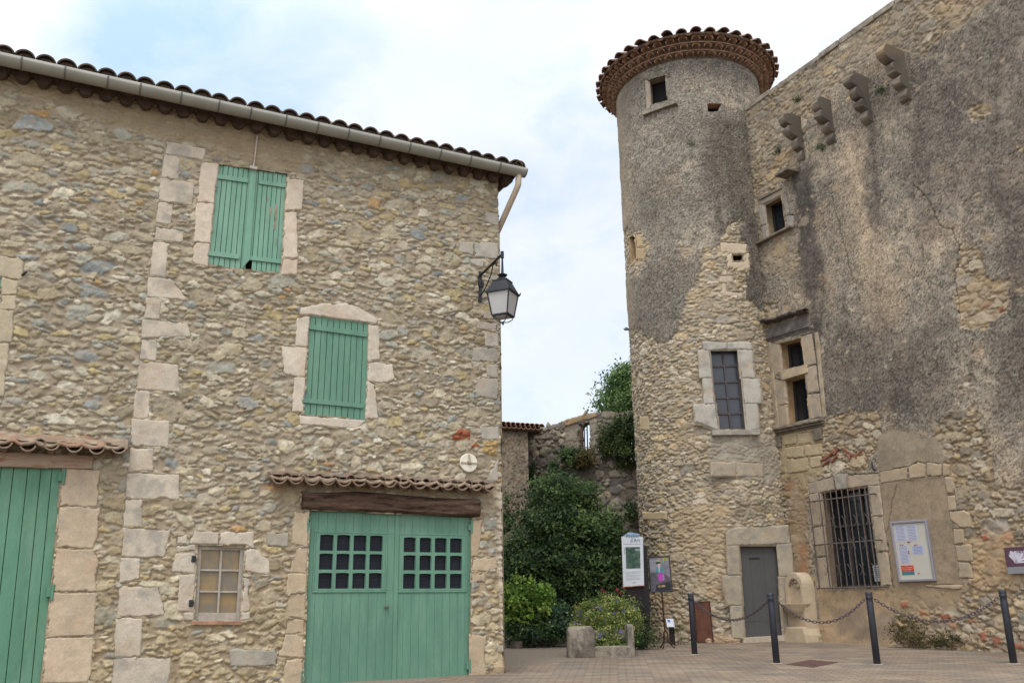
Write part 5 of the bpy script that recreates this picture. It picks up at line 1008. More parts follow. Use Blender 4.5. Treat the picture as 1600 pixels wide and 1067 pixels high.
# ================================================================== behind: outbuilding, ruined wall
FO = Fr(atY(782, 980, 23.0)[:2], (.93, .37))
a = FO.px(770, 662); b = FO.px(824, 668); ob = thing('outbuilding', 'low grey rendered outbuilding with a clay tile eave behind the house corner', 'outbuilding', FO.w(a[0], gz(23)))
u = np.arange(a[0]-1.5, b[0], .03); v = np.arange(.2, a[1]-.02, .03); U, V = np.meshgrid(u, v); H, C = roughcast(U, V, 900, (146, 132, 114), (108, 100, 92), (168, 148, 118), .4, .9)
C = C*.97; gridmesh('wall', FO.arr(U, V, H*.6), C, None, ob)
mb = MB(); mb.box(FO, a[0]-1.5, b[0], .2, a[1]-.05, -3, -.03); mb.build('inner_wall', MORTAR, ob)
mb = MB(); ra, rb = FO.px(760, 660, .25), FO.px(850, 668.5, .25); n_ = 12
for i in range(-4, n_):
    t = (i+.5)/n_; u_ = ra[0]+(rb[0]-ra[0])*t; v_ = ra[1]-.03
    for k in range(6): mb.tile(FO.w(u_, v_+.05*k, .25-.36*k), FO.w(u_, v_+.05*k+.07, .25-.36*k-.44), (0, 0, 1), .09, .08, .014, 6); mb.tile(FO.w(u_-.1, v_+.05*k+.0, .24-.36*k), FO.w(u_-.1, v_+.05*k+.07, .25-.36*k-.44), (0, 0, -1), .08, .07, .014, 5)
mb.build('roof_tiles', mat('clay_tile', S(160, 122, 98), .9, vs=8, bump=.5, col2=S(194, 158, 130), edge=(.35, .7)), ob)
mb = MB(); mb.box(FO, ra[0]-1, rb[0], ra[1]-.13, ra[1]-.06, -2, .17); mb.build('eaves_board', TSC, ob)
FRu = Fr(atY(1000, 980, 22.6)[:2], (.80, -.60))
ruin = thing('ruined_wall', 'ruined stone wall with an empty barred window opening between the house and the tower', 'wall', FRu.w(-2, gz(23)))
top = [(812, 672), (825, 673), (853, 668), (866, 664), (881, 659), (900, 654), (909, 652), (925, 647), (934, 645), (946, 644), (960, 645), (962, 652), (1000, 648), (1015, 1100), (800, 1100)]
tp = FRu.poly(top); us = [p[0] for p in tp]; u = np.arange(min(us), .6, .024); v = np.arange(.2, max(p[1] for p in tp)+.1, .024); U, V = np.meshgrid(u, v)
PAL_R = [(150, 140, 124, 5), (130, 122, 112, 4), (166, 150, 126, 2), (112, 106, 100, 3), (180, 170, 152, 1)]
H, C, pm = masonry(U, V, 81, [(.17, 5), (.12, 30), (.085, 90), (.055, 120)], PAL_R, (118, 108, 96), hgt=.04, asp=(1.1, 2.4), warp=.02)
PX, PY = projv(FRu.arr(U, V, 0*U))
e = sm(sdpoly(PX+4*fbm(U, V, .3, 910, 4), PY+4*fbm(U, V, .3, 911, 4), [(890, 735), (940, 735), (945, 775), (885, 775)]), -5, 5)[..., None]*.8; C = C*(1-e)+e*S(118, 106, 96)
e = sm(sdpoly(PX, PY, [(882, 662), (902, 656), (903, 705), (884, 706)]), -1, 2)[..., None]*.8; C = C*(1-e)+e*S(140, 130, 114); H = H*(1-e[..., 0]*.7)
e = sm(sdpoly(PX, PY, [(922, 655), (930, 653), (932, 720), (922, 720)]), -1, 2)[..., None]*.8; C = C*(1-e)+e*S(150, 140, 124); H = H*(1-e[..., 0]*.7)
k = sm(fbm(U, V, .6, 915, 4), .0, .7)[..., None]*.4; C = C*(1-k)+k*S(84, 78, 70)
dd = sdpoly(U[:-1, :-1], V[:-1, :-1]+.012*fbm(U, V, .2, 918, 3)[:-1, :-1], tp)
keep = (dd > 0) & (sdpoly(U[:-1, :-1], V[:-1, :-1], FRu.poly([(903, 663), (921, 660), (922, 709), (906, 711)])) < 0) & (sdpoly(U[:-1, :-1], V[:-1, :-1], FRu.poly([(962, 655), (1006, 652), (1006, 722), (964, 722)])) < 0)
gridmesh('wall', FRu.arr(U, V, H), C, keep, ruin, solid=.18)
slab(FRu, [(880, 658), (902, 652), (930, 645), (932, 651), (904, 659), (882, 666)], .05, (160, 134, 100), ruin, 'coping_stone', res=.02, grey=.6)
mb = MB(); mb.prism(FRu, FRu.poly([(956, 648), (1004, 638), (1004, 644), (958, 655)]), -.35, .04); mb.build('stone_lintel', gst, ruin, bevel=.02)
mb = MB(); w_ = -.1
for x in (908, 912.5, 917): p, q = FRu.px(x, 655, w_), FRu.px(x+1.5, 713, w_); mb.tube([FRu.w(*p, w_), FRu.w(*q, w_)], .018, 6)
mb.build('window_bars', IRON, ruin)
mb = MB(); mb.prism(FRu, FRu.poly([(901, 660), (908, 659), (910, 712), (903, 712)], -.05), -.15, -.04); mb.build('window_jamb', mat('jamb_wood', S(110, 88, 70), .9, var=.3), ruin, bevel=.01)

# ================================================================== planting
def foliage(name, blobs, leaf, cols, parent, seed=1, clump=.16, nclump=90, per=34, droop=.2, flowers=None, fcol=None, shell=.55, aspect=.5):
    r = np.random.RandomState(seed); VV, FF, CC = [], [], []; cols = np.array([lin(c)*GAIN for c in cols]); k0 = 0
    for (c, rad, w) in blobs:
        c = np.array(c); rad = np.array(rad); n = int(nclump*w); d = r.randn(n, 3); d /= np.linalg.norm(d, axis=1)[:, None]; rr = (shell+(1-shell)*r.rand(n))**.7
        cc = c+d*rad*rr[:, None]*(1+.16*r.randn(n))[:, None]+r.randn(n, 3)*clump*.5; cc[:, 2] = np.maximum(cc[:, 2], c[2]-rad[2])
        cl = cols[r.choice(len(cols), n)]*r.uniform(.7, 1.3, (n, 1))
        m = per; pos = cc[:, None]+r.randn(n, m, 3)*clump*.5*np.array([1, 1, .75]); nor = r.randn(n, m, 3)*.8+d[:, None]*.6+np.array([0, -.15, .5]); nor /= np.linalg.norm(nor, axis=2)[..., None]
        ax = r.randn(n, m, 3); ax -= nor*(ax*nor).sum(2)[..., None]; ax /= np.linalg.norm(ax, axis=2)[..., None]; ax[..., 2] -= droop; bx = np.cross(nor, ax)
        L_ = leaf*r.uniform(.6, 1.3, (n, m, 1)); col = cl[:, None]*r.uniform(.75, 1.25, (n, m, 1))
        p = pos.reshape(-1, 3); a_ = (ax*L_).reshape(-1, 3); b_ = (bx*L_*aspect).reshape(-1, 3); nn = (nor*L_*.15).reshape(-1, 3)
        v = np.stack([p-a_*.5, p+b_*.5-nn, p+a_*.5, p-b_*.5-nn], 1).reshape(-1, 3); VV.append(v); CC.append(np.repeat(col.reshape(-1, 3), 4, 0))
    V = np.concatenate(VV); C = np.concatenate(CC); base = np.array(root_base(parent)); V = V-base; nq = len(V)//4
    me = bpy.data.meshes.new(name); me.vertices.add(len(V)); me.vertices.foreach_set('co', V.ravel()); me.loops.add(nq*4); me.loops.foreach_set('vertex_index', np.arange(nq*4, dtype=np.int32)); me.polygons.add(nq); me.polygons.foreach_set('loop_start', np.arange(0, nq*4, 4, dtype=np.int32))
    at = me.color_attributes.new('Col', 'FLOAT_COLOR', 'POINT'); C4 = np.ones((len(V), 4)); C4[:, :3] = C; at.data.foreach_set('color', C4.astype(np.float32).ravel()); me.materials.append(LEAF); me.update(calc_edges=True)
    o = bpy.data.objects.new(name, me); sc.collection.objects.link(o)
    if parent: o.parent = parent
    return o
def plant(name, label, cat, base, blobs, leaf, cols, stems=6, group=None, trunk=.02, flower=None, **k):
    t = thing(name, label, cat, base, group); foliage('foliage', blobs, leaf, cols, t, **k)
    mb = MB(); b = np.array(base, float); r = random.Random(len(label))
    for i in range(stems):
        c, rad, w = blobs[i % len(blobs)]; e = np.array(c)+np.array([r.uniform(-.5, .5)*rad[0], r.uniform(-.5, .5)*rad[1], r.uniform(-.2, .5)*rad[2]]); m_ = b*.5+e*.5+np.array([r.uniform(-.1, .1)*rad[0], 0, .1*rad[2]])
        mb.tube([b+[r.uniform(-.05, .05), 0, -.02], m_, e], [trunk, trunk*.7, trunk*.3], 6)
    mb.build('stems', mat('bark', S(96, 80, 62), .9, var=.3), t)
    if flower: 
        fc, fs, n, box = flower; fm = mat('petals_%d' % len(bpy.data.materials), fc, .7, var=.2, vs=20, bump=0)
        for i in range(n):
            c, rad, w = blobs[r.randrange(len(blobs))]; an = r.uniform(0, 6.28); ph = r.uniform(-.3, 1.0); P = np.array([c[0]+rad[0]*1.02*math.cos(an)*math.cos(ph*.9), c[1]-abs(rad[1]*1.02*math.sin(an)*math.cos(ph*.9)), c[2]+rad[2]*math.sin(ph)])
            d = np.array([r.uniform(-.4, .4), -1, r.uniform(-.2, .8)]); d /= np.linalg.norm(d); x = np.cross(d, ZV); x /= np.linalg.norm(x); y = np.cross(x, d); s = fs*r.uniform(.7, 1.2); mb = MB()
            for q in range(5):
                a1 = q*1.2566+an; e1, e2 = a1-.45, a1+.45; mb.add([P-d*.006, P+s*.8*(math.cos(e1)*x+math.sin(e1)*y), P+s*(math.cos(a1)*x+math.sin(a1)*y)+d*.01, P+s*.8*(math.cos(e2)*x+math.sin(e2)*y)], [(0, 1, 2, 3)])
            mb.tube([P+d*.004, P-d*.02], [s*.25, s*.1], 5); mb.build('flower', fm, t)
    return t
def bl(x, y, Y, rx, rz, ry=None, w=1.):
    P = atY(x, y, Y); k = Y/FP; return (tuple(P), (rx*k, (ry if ry else (rx*.8)*k), rz*k*1.03), w)
DG = [(74, 96, 60), (62, 84, 54), (90, 112, 66), (52, 72, 50), (104, 124, 74)]
MG = [(84, 104, 62), (70, 92, 56), (100, 118, 70), (58, 80, 54)]
LG = [(128, 158, 70), (108, 142, 62), (146, 172, 84), (92, 124, 58)]
g = lambda x, y: ground(x, y)
Yb = 20.6; gb = (1.35, Yb, gz(Yb))
plant('dark_shrub', 'tall dense dark green evergreen shrub filling the gap between house and tower', 'shrub', gb,
 [bl(880, 872, Yb, 68, 92, 1.1, 2.8), bl(872, 808, Yb, 44, 42, .8, 1.2), bl(925, 875, Yb, 42, 80, .8, 1.6), bl(940, 840, Yb, 24, 34, .6, .6), bl(828, 900, Yb, 38, 68, .8, 1.4), bl(880, 940, Yb, 95, 50, .9, 1.8), bl(903, 782, Yb, 20, 20, .4, .3), bl(868, 770, Yb, 18, 22, .4, .3), bl(800, 905, Yb-.1, 14, 60, .5, .5)],   .095, DG, seed=2, nclump=150, per=46, clump=.26, shell=.35, trunk=.05, stems=12)
Y1 = 18.9; plant('bright_bush', 'bright yellow green leafy bush beside the house corner', 'bush', (*atY(822, 1000, Y1)[:2], gz(Y1)), [bl(810, 935, Y1, 26, 26, .35, 1), bl(838, 930, Y1, 22, 20, .3, .8), bl(803, 960, Y1, 20, 30, .3, .8), bl(835, 958, Y1, 28, 22, .3, .8)], .085, LG, seed=3, nclump=75, per=18, clump=.13, aspect=.75, stems=14)
plant('low_planting', 'low mixed green plants behind the kerb at the foot of the dark shrub', 'plants', (*atY(860, 1000, Y1)[:2], gz(Y1)), [bl(808, 985, Y1-.2, 22, 18, .25, .7), bl(850, 985, Y1-.2, 38, 18, .3, 1), bl(885, 975, Y1, 30, 20, .3, .8), bl(868, 970, Y1, 25, 20, .3, .7)], .055, [(80, 106, 68), (64, 90, 60), (98, 124, 84), (70, 96, 84)], seed=4, nclump=80, per=26, clump=.12, flower=(S(228, 226, 200), .018, 16, 0))
Y2 = 16.6; P0 = ground(940, 1024); Y2 = P0[1]+.35
plant('flowering_bush', 'round bush with blue and violet flowers spilling over the broken stone planter', 'bush', (*atY(950, 1000, Y2)[:2], gz(Y2)), [bl(948, 957, Y2, 42, 24, .4, 1.3), bl(925, 962, Y2, 22, 18, .3, .6), bl(975, 968, Y2, 24, 22, .3, .7), bl(955, 990, Y2-.30, 26, 26, .22, .9), bl(958, 1004, Y2-.52, 24, 20, .14, .8), bl(918, 977, Y2-.05, 24, 9, .2, .3), bl(942, 1008, Y2-.50, 14, 14, .10, .4)], .042, [(142, 156, 80), (112, 136, 72), (164, 172, 100), (90, 114, 66), (176, 174, 112)], seed=5, nclump=120, per=26, clump=.10, flower=(S(112, 104, 188), .026, 34, 0), stems=14)
Y3 = 17.6; plant('feathery_plant', 'fine leaved green plant between the stone planter and the tower foot', 'plant', (*ground(1003, 1014)[:2], gz(ground(1003, 1014)[1])), [bl(1003, 985, Y3, 15, 26, .25, .8), bl(1012, 996, Y3, 12, 16, .2, .5), bl(996, 1003, Y3-.1, 12, 12, .2, .4)], .045, MG, seed=6, nclump=80, per=24, clump=.10, aspect=.22, stems=10)
plant('rose_plant', 'thin rose with a few dark pink blooms beside the information panel', 'rose', (*atY(992, 1000, 18.3)[:2], gz(18.3)), [bl(965, 925, 18.6, 26, 8, .2, .3), bl(998, 938, 18.3, 8, 10, .12, .15)], .05, DG, seed=8, nclump=60, per=10, clump=.1, flower=(S(150, 60, 68), .035, 9, 0), stems=8, trunk=.008)
# growth on the ruined wall
def wallplant(x, y, Y, rx, rz, n, seed, nm, lab, cols, leaf=.07): return plant(nm, lab, 'plant', tuple(atY(x, y+rz*.9, Y+.1)), [bl(x, y, Y, rx, rz, .25, 1)], leaf, cols, seed=seed, nclump=n, per=26, clump=.14, stems=5)
def yw(x, y): # distance of the ruined wall along a view direction
    p = FRu.px(x, y, .15); return FRu.w(*p, .15)[1]
plant('ivy', 'dark ivy hanging over the end of the ruined wall against the tower', 'ivy', tuple(FRu.w(*FRu.px(975, 730, -.2), -.2)), [bl(978, 690, yw(978, 690), 20, 38, .35, 1.5), bl(952, 690, yw(952, 690), 14, 22, .2, .5), bl(985, 665, yw(985, 665)+.1, 14, 14, .3, .4)], .075, [(66, 84, 50), (52, 70, 46), (82, 98, 56), (96, 104, 60)], seed=9, nclump=100, per=40, clump=.16)
wallplant(902, 716, yw(902, 716)-.1, 11, 12, 50, 10, 'weed', 'green weed growing on the sill of the ruined window', MG)
wallplant(917, 717, yw(917, 717)-.1, 9, 13, 40, 11, 'weed', 'brownish weed at the right side of the ruined window sill', [(112, 98, 62), (96, 88, 56)])
wallplant(884, 709, yw(884, 709)-.1, 7, 8, 25, 12, 'weed', 'small green tuft on the ruined wall left of its window', MG)
wallplant(827, 742, yw(827, 742)-.1, 9, 14, 26, 13, 'ivy', 'small dark ivy patch where the ruined wall meets the outbuilding', DG)
wallplant(868, 728, yw(868, 728)-.1, 7, 6, 16, 14, 'weed', 'low weed halfway up the ruined wall above the dark shrub', DG)
wallplant(795, 800, 22.0, 9, 28, 26, 15, 'climber', 'thin climbing plant on the outbuilding close to the house corner', DG, .08)
wallplant(985, 800, yw(985, 800)-.1, 8, 8, 20, 16, 'weed', 'tuft on the ruined wall just left of the tower', MG)
# tree beyond
Yt = 31.; tb = atY(1003, 940, Yt); tree = thing('broadleaf_tree', 'leafy green tree rising behind the ruined wall and the tower', 'tree', (tb[0], Yt, gz(Yt)))
foliage('crown', [bl(1002, 622, Yt, 52, 42, 1.4, 2), bl(975, 600, Yt, 24, 26, .8, .8), bl(960, 632, Yt, 26, 20, .7, .7), bl(1020, 590, Yt, 40, 34, 1, 1), bl(985, 660, Yt, 44, 26, 1.2, 1)], .13, [(106, 134, 76), (88, 116, 66), (124, 150, 90), (74, 100, 60)], tree, seed=17, nclump=105, per=30, clump=.34, shell=.3)
mb = MB(); p1 = atY(1000, 690, Yt); mb.tube([(tb[0], Yt, gz(Yt)-.1), (tb[0]-.05, Yt, 3), tuple(p1)], [.2, .16, .12], 10)
for x, y in ((965, 610), (985, 590), (1020, 585), (1030, 640), (960, 640)): P = atY(x, y, Yt); mb.tube([p1, p1*.5+P*.5+np.array([0, .1, .1]), P], [.08, .05, .02], 6)
mb.build('trunk', mat('tree_bark', S(94, 82, 68), .95, var=.3), tree)
# tufts on the castle wall
def tuft(x, y, r, lab, cols=MG, n=16, fr=FB):
    p = fr.px(x, y, .05); P = fr.w(*p, .06); k = P[1]/FP; t = thing('wall_tuft', lab, 'plant', fr.w(p[0], p[1]-r*k*.6, .03)); foliage('leaves', [(tuple(P), (r*k, .07, r*k*.8), 1)], .035, cols, t, seed=int(x), nclump=n, per=14, clump=.07); return t
tuft(1282, 190, 6, 'small green tuft between the two lowest corbels'); tuft(1285, 232, 5, 'green tuft below the second corbel from the tower'); tuft(1378, 141, 5, 'green tuft just left of the foot of the highest corbel'); tuft(1247, 155, 4, 'tiny tuft on the rubble near the tower roof')
tuft(1081, 226, 6, 'green tuft on the tower render below the top window', fr=tframe(1081, 226))
tuft(1279, 992, 7, 'grass tuft at the foot of the wall beside the fountain'); tuft(1217, 235, 3, 'tiny tuft left of the lowest corbel foot')
p = FB.px(1412, 985, .3); plant('low_weed', 'straggly green and pink weed at the foot of the castle wall under the notice board', 'weed', FB.w(p[0], gz(FB.w(p[0], 0, .2)[1]), .2), [(tuple(FB.w(p[0]-.05, p[1], .15)), (.38, .14, .20), 1), (tuple(FB.w(p[0]+.5, p[1]-.16, .15)), (.45, .12, .10), .6)], .04, [(96, 92, 58), (76, 84, 50), (124, 104, 72)], seed=21, nclump=80, per=16, clump=.10, stems=8, trunk=.008)
p = FB.px(1488, 1000, .2); plant('low_weed', 'thin dark weed under the low chain by the rubble foot of the castle wall', 'weed', FB.w(p[0], gz(FB.w(p[0], 0, .2)[1]), .2), [(tuple(FB.w(p[0]-.1, p[1], .12)), (.30, .10, .09), 1)], .035, [(72, 80, 48), (58, 66, 42)], seed=22, nclump=50, per=12, clump=.08, stems=5, trunk=.006)
p = FB.px(1025, 1005, 0)
plant('tower_weeds', 'low green weeds along the tower foot behind the small label post', 'weeds', (*ground(1062, 1008)[:2], ground(1062, 1008)[2]), [bl(1064, 988, 18.9, 14, 18, .15, .8), bl(1028, 1002, 18.3, 8, 7, .12, .3)], .035, MG, seed=23, nclump=55, per=14, clump=.09, aspect=.2, stems=6, trunk=.008)

# ================================================================== things standing on the square
def gthing(name, lab, cat, x, y, grp=None): P = ground(x, y); return thing(name, lab, cat, P, grp), P
# planter: a broken trough of grey stone
t, P = gthing('stone_planter', 'broken grey stone planter trough with plants spilling from its open side', 'planter', 938, 1027)
k = P[1]/FP; ff = Fr(P, (1, 0)); base = P[2]
def heightslab(nm, quad, w0, w1, seed, par, col=(128, 120, 108)):
    """block as a noise-roughened box"""
    (ua, va), (ub, vb) = quad; mb = MB(); n = 12
    bm = bmesh.new(); import itertools
    bmesh.ops.create_cube(bm, size=1); bmesh.ops.subdivide_edges(bm, edges=bm.edges[:], cuts=n, use_grid_fill=True)
    me = bpy.data.meshes.new(nm); co = np.array([v.co[:] for v in bm.verts]); q = co*2; rr = np.abs(q)**8; s = (rr.sum(1))**(1/8.); co = co/np.maximum(s, 1e-6)[:, None]*np.max(np.abs(q), 1)[:, None]
    X = ua+(co[:, 0]+.5)*(ub-ua); Z = va+(co[:, 2]+.5)*(vb-va); W = w0+(.5-co[:, 1])*(w1-w0); d = .012*fbm(X*1+W, Z+W*.7, .15, seed, 4)
    PP = ff.O+(X+d)[:, None]*ff.e1+(Z+d)[:, None]*ZV+(W+d)[:, None]*ff.n
    for v, p_ in zip(bm.verts, PP-np.array(root_base(par))): v.co = p_
    bm.to_mesh(me); bm.free(); C = S(*col)*(1+.35*fbm(X+W, Z, .3, seed+1, 5)[:, None])*np.ones((len(X), 3)); lt = sm(fbm(X*2+W, Z*.5, .25, seed+2, 4), .1, .6)[:, None]*.5; C = C*(1-lt)+lt*S(188, 176, 160)
    dk = sm(fbm(X+W, Z, .08, seed+3, 3), .2, .7)[:, None]*.5; C = C*(1-dk)+dk*S(74, 66, 58)
    at = me.color_attributes.new('Col', 'FLOAT_COLOR', 'POINT'); C4 = np.ones((len(X), 4)); C4[:, :3] = np.clip(C, 0, 1); at.data.foreach_set('color', C4.astype(np.float32).ravel()); me.materials.append(STONE); me.polygons.foreach_set('use_smooth', [True]*len(me.polygons))
    o = bpy.data.objects.new(nm, me); sc.collection.objects.link(o); o.parent = par; return o
import bmesh
ux = lambda x: (x-938)*k
heightslab('planter_end', ((ux(890), base-.05), (ux(931), base+44*k)), -.40, .06, 31, t); heightslab('planter_end', ((ux(979), base-.05), (ux(990), base+46*k)), -.40, .02, 32, t, (140, 132, 120))
heightslab('planter_side', ((ux(926), base-.05), (ux(984), base+16*k)), -.08, .03, 33, t, (134, 126, 112)); heightslab('planter_side', ((ux(925), base-.05), (ux(984), base+38*k)), -.42, -.30, 34, t)
mb = MB(); mb.box(ff, ux(925), ux(984), base-.02, base+14*k, -.31, -.07); mb.build('potting_soil', SOIL, t)
# kerb of the planted bed
kerb = thing('bed_kerb', 'low worn stone kerb edging the planted bed', 'kerb', ground(806, 1011))
mb = MB(); pts = [ground(775, 1006), ground(806, 1013), ground(892, 1004)]
for a, b in zip(pts[:-1], pts[1:]):
    d = (b-a)/np.linalg.norm(b-a); f2 = Fr(a, d[:2]); L2 = np.linalg.norm((b-a)[:2]); n_ = max(1, int(L2/.5))
    for i in range(n_): mb.prism(f2, [(L2*i/n_+.004, a[2]-.05), (L2*(i+1)/n_-.004, b[2]-.05), (L2*(i+1)/n_-.004, b[2]+.13+random.uniform(-.01, .01)), (L2*i/n_+.004, a[2]+.13)], -.14, .0)
mb.build('kerb_stones', mat('kerb_stone', S(120, 108, 96), .95, var=.3, vs=5, bump=.7), kerb, bevel=.015)
bed = sheet('planting_bed', [gp(790, 1006), gp(892, 1003), gp(1010, 1000), (4.0, 22), (0, 22), (-.6, 19)], .03, mat('bed_soil', S(84, 72, 58), .95, var=.3, vs=4, bump=.8))
# foot stones of the tower, stone pile
def rocks(nm, lab, cat, items, col):
    t = thing(nm, lab, cat, ground(*items[0][:2]))
    for i, (x, y, rx, rz) in enumerate(items):
        P = ground(x, y); Pt = thit(x, y, TR+.08) if x > 1000 else P; P = Pt if Pt[1] < P[1] else P; P[2] = gz(P[1]); kk = P[1]/FP; bm = bmesh.new(); bmesh.ops.create_icosphere(bm, subdivisions=3, radius=1); r = np.random.RandomState(i+int(x)); off = r.rand(3)*9
        co = np.array([v.co[:] for v in bm.verts]); co = np.sign(co)*np.abs(co)**.8; nz = 1+.22*fbm(co[:, 0]+off[0]+co[:, 1], co[:, 2]+off[1], .8, 50+i, 4); an = r.uniform(-.5, .5)
        co = co*nz[:, None]*np.array([rx*kk, rx*kk*.7, rz*kk]); x_ = co[:, 0]*math.cos(an)-co[:, 1]*math.sin(an); y_ = co[:, 0]*math.sin(an)+co[:, 1]*math.cos(an)
        W = np.stack([x_+P[0], y_+P[1], co[:, 2]+P[2]+rz*kk*.55], 1)-np.array(t.location)
        for v, p_ in zip(bm.verts, W): v.co = p_
        me = bpy.data.meshes.new('stone'); bm.to_mesh(me); bm.free(); C = S(*col)*np.ones((len(W), 3))*(1+.25*fbm(W[:, 0]+W[:, 2], W[:, 1]+W[:, 2], .2, 60+i, 4)[:, None])*r.uniform(.8, 1.15)
        at = me.color_attributes.new('Col', 'FLOAT_COLOR', 'POINT'); C4 = np.ones((len(W), 4)); C4[:, :3] = np.clip(C, 0, 1); at.data.foreach_set('color', C4.astype(np.float32).ravel()); me.materials.append(STONE)
        o = bpy.data.objects.new('stone', me); sc.collection.objects.link(o); o.parent = t
    return t
rocks('stone_pile', 'loose tan stones heaped at the foot of the tower left of the grey door', 'stones', [(1112, 1000, 11, 6), (1126, 1003, 12, 8), (1140, 1003, 12, 6), (1120, 996, 12, 7), (1100, 1002, 8, 4), (1150, 1001, 7, 4), (1088, 1003, 6, 4), (1133, 996, 9, 7)], (178, 152, 124))
t = rocks('corner_boulders', 'large pale boulders at the foot of the house corner', 'stones', [(772, 1052, 14, 17), (782, 1049, 8, 12), (776, 1030, 12, 14), (766, 1042, 10, 14)], (186, 164, 132))
# rusty plate leaning on the tower
q0, q1_ = thit(1090, 991, TR+.24), thit(1113, 990, TR+.24); q0[2] = gz(q0[1]); q1_[2] = gz(q1_[1]); t = thing('rusty_plate', 'rust brown metal plate leaning upright against the tower wall', 'metal plate', q0)
f2 = Fr(q0, (q1_-q0)[:2]); W_ = np.linalg.norm((q1_-q0)[:2]); hp = 62*q0[1]/FP*.97; mb = MB(); vs = []
for (a, b) in ((-.02, .03), (W_, .03), (W_-.02, hp), (-.04, hp-.03)):
    for dz in (0, .02): vs.append(f2.w(a, q0[2]+b, -.03-b*.06-dz))
mb.add(vs, [(0, 2, 4, 6), (7, 5, 3, 1), (0, 1, 3, 2), (2, 3, 5, 4), (4, 5, 7, 6), (6, 7, 1, 0)]); mb.build('plate', mat('rusty_sheet', S(92, 58, 46), .85, vs=6, bump=.3, col2=S(116, 76, 58), edge=(.4, .65)), t)
mb = MB(); mb.tube([f2.w(-.03, q0[2]+.03, -.03), f2.w(-.05, q0[2]+hp-.03, -.03-hp*.06), f2.w(W_-.03, q0[2]+hp, -.03-hp*.06), f2.w(W_, q0[2]+.03, -.03)], .011, 6); mb.build('rim', RUST, t)
# information totem
Yp = 17.5; t = thing('information_panel', 'white information panel with a dark green picture on a black post board', 'information panel', (atY(990, 1010, Yp)[0], Yp, gz(Yp)))
FI = Fr(atY(990, 900, Yp)[:2], (1, -.12)); mb = MB(); mb.prism(FI, FI.poly([(1003, 850), (1011, 854), (1016, 960), (1012, 1012), (1005, 1010)], -.06), -.12, -.05); bp = mb.build('post_board', mat('black_board', S(30, 26, 26), .6, var=.1, bump=.1), t)
mb = MB(); mb.prism(FI, FI.poly([(978, 910), (1004, 908), (1008, 1010), (980, 1012)], -.06), -.11, -.05); mb.build('lower_board', mat('dark_board', S(36, 28, 26), .7, var=.2, bump=.1), t)
qi = FI.poly([(971, 838), (1004.5, 838), (1006.5, 915), (974, 917)]); B = bil(qi); mb = MB(); mb.prism(FI, qi, -.05, -.01); mb.build('panel', WHITE, t)
mb = MB(); mb.prism(FI, FI.poly([(971.2, 838.2), (976, 836), (981, 831.5), (989, 831.3), (991, 832.5), (999, 833.5), (999.5, 838), (1004, 838.2)]), -.05, -.011); mb.build('panel_crest', mat('crest_blue', S(150, 178, 200), .5, var=.05, bump=0), t)
blu = mat('logo_blue', S(40, 78, 110), .6, bump=0)
text('Atelier', FI, B(.20, 0)[0], B(.2, .025)[1], -.009, .105, blu, t, sx=.9); text("d'Art", FI, B(.40, 0)[0], B(.2, .115)[1], -.009, .105, blu, t, sx=.85)
mb = MB()
for t0, t1, s0, s1 in ((.145, .153, .08, .92),): mb.prism(FI, [B(s0, t0), B(s1, t0), B(s1, t1), B(s0, t1)], -.01, -.008)
mb.build('headline', mat('mauve_ink', S(140, 120, 140), .6, bump=0), t)
mb = MB(); mb.prism(FI, [B(.17, .21), B(.85, .21), B(.85, .64), B(.17, .64)], -.01, -.006)
img = mat('panel_picture', S(40, 70, 62), .5, vs=9, bump=0, col2=S(96, 116, 96), edge=(.4, .68)); mb.build('picture', img, t); mb = MB(); mb.prism(FI, [B(.62, .25), B(.84, .25), B(.84, .285), B(.62, .285)], -.006, -.004); mb.prism(FI, [B(.095, .22), B(.13, .22), B(.14, .35), B(.105, .35)], -.01, -.006); mb.build('caption', mat('caption_grey', S(150, 158, 160), .6, bump=0), t)
mb = MB()
for i, y in enumerate((.70, .72, .74, .77, .79, .82, .84, .86)): mb.prism(FI, [B(.14, y), B(.86-.06*(i % 3), y), B(.86-.06*(i % 3), y+.006), B(.14, y+.006)], -.01, -.008)
mb.prism(FI, [B(.44, .915), B(.62, .915), B(.62, .93), B(.44, .93)], -.01, -.008); mb.build('text_lines', mat('text_grey', S(160, 164, 172), .6, bump=0), t)
mb = MB(); mb.prism(FI, [B(.02, .985), B(.55, .985), B(.55, 1), B(.02, 1)], -.01, -.008); mb.build('orange_edge', mat('orange_ink', S(206, 120, 80), .6, bump=0), t)
mb = MB(); mb.prism(FI, [B(.55, .985), B(.99, .985), B(.99, 1), B(.55, 1)], -.01, -.008); mb.build('red_edge', mat('red_ink', S(168, 50, 50), .6, bump=0), t)
# painted portrait on an iron stand
Ye = 17.7; FE = Fr(atY(1030, 900, Ye)[:2], (1, -.08)); t = thing('painting_on_stand', 'framed painting of a figure in a pink skirt on a rusty iron stand', 'painting', (*atY(1040, 1003, Ye)[:2], gz(Ye)))
qe = FE.poly([(1012.5, 869), (1046, 868), (1051.5, 924), (1016, 925.5)]); B = bil(qe); mb = MB(); mb.prism(FE, qe, -.04, -.005); mb.build('board', mat('painting_ground', S(112, 112, 122), .6, vs=5, bump=.1, col2=S(150, 148, 156), edge=(.35, .65)), t)
mb = MB(); e_ = .035
for s0, s1, t0, t1 in ((0, e_*1.4, 0, 1), (1-e_*1.4, 1, 0, 1), (e_*1.4, 1-e_*1.4, 0, e_), (e_*1.4, 1-e_*1.4, 1-e_, 1)): mb.prism(FE, [B(s0, t0), B(s1, t0), B(s1, t1), B(s0, t1)], -.045, .005)
mb.build('picture_frame', IRON, t)
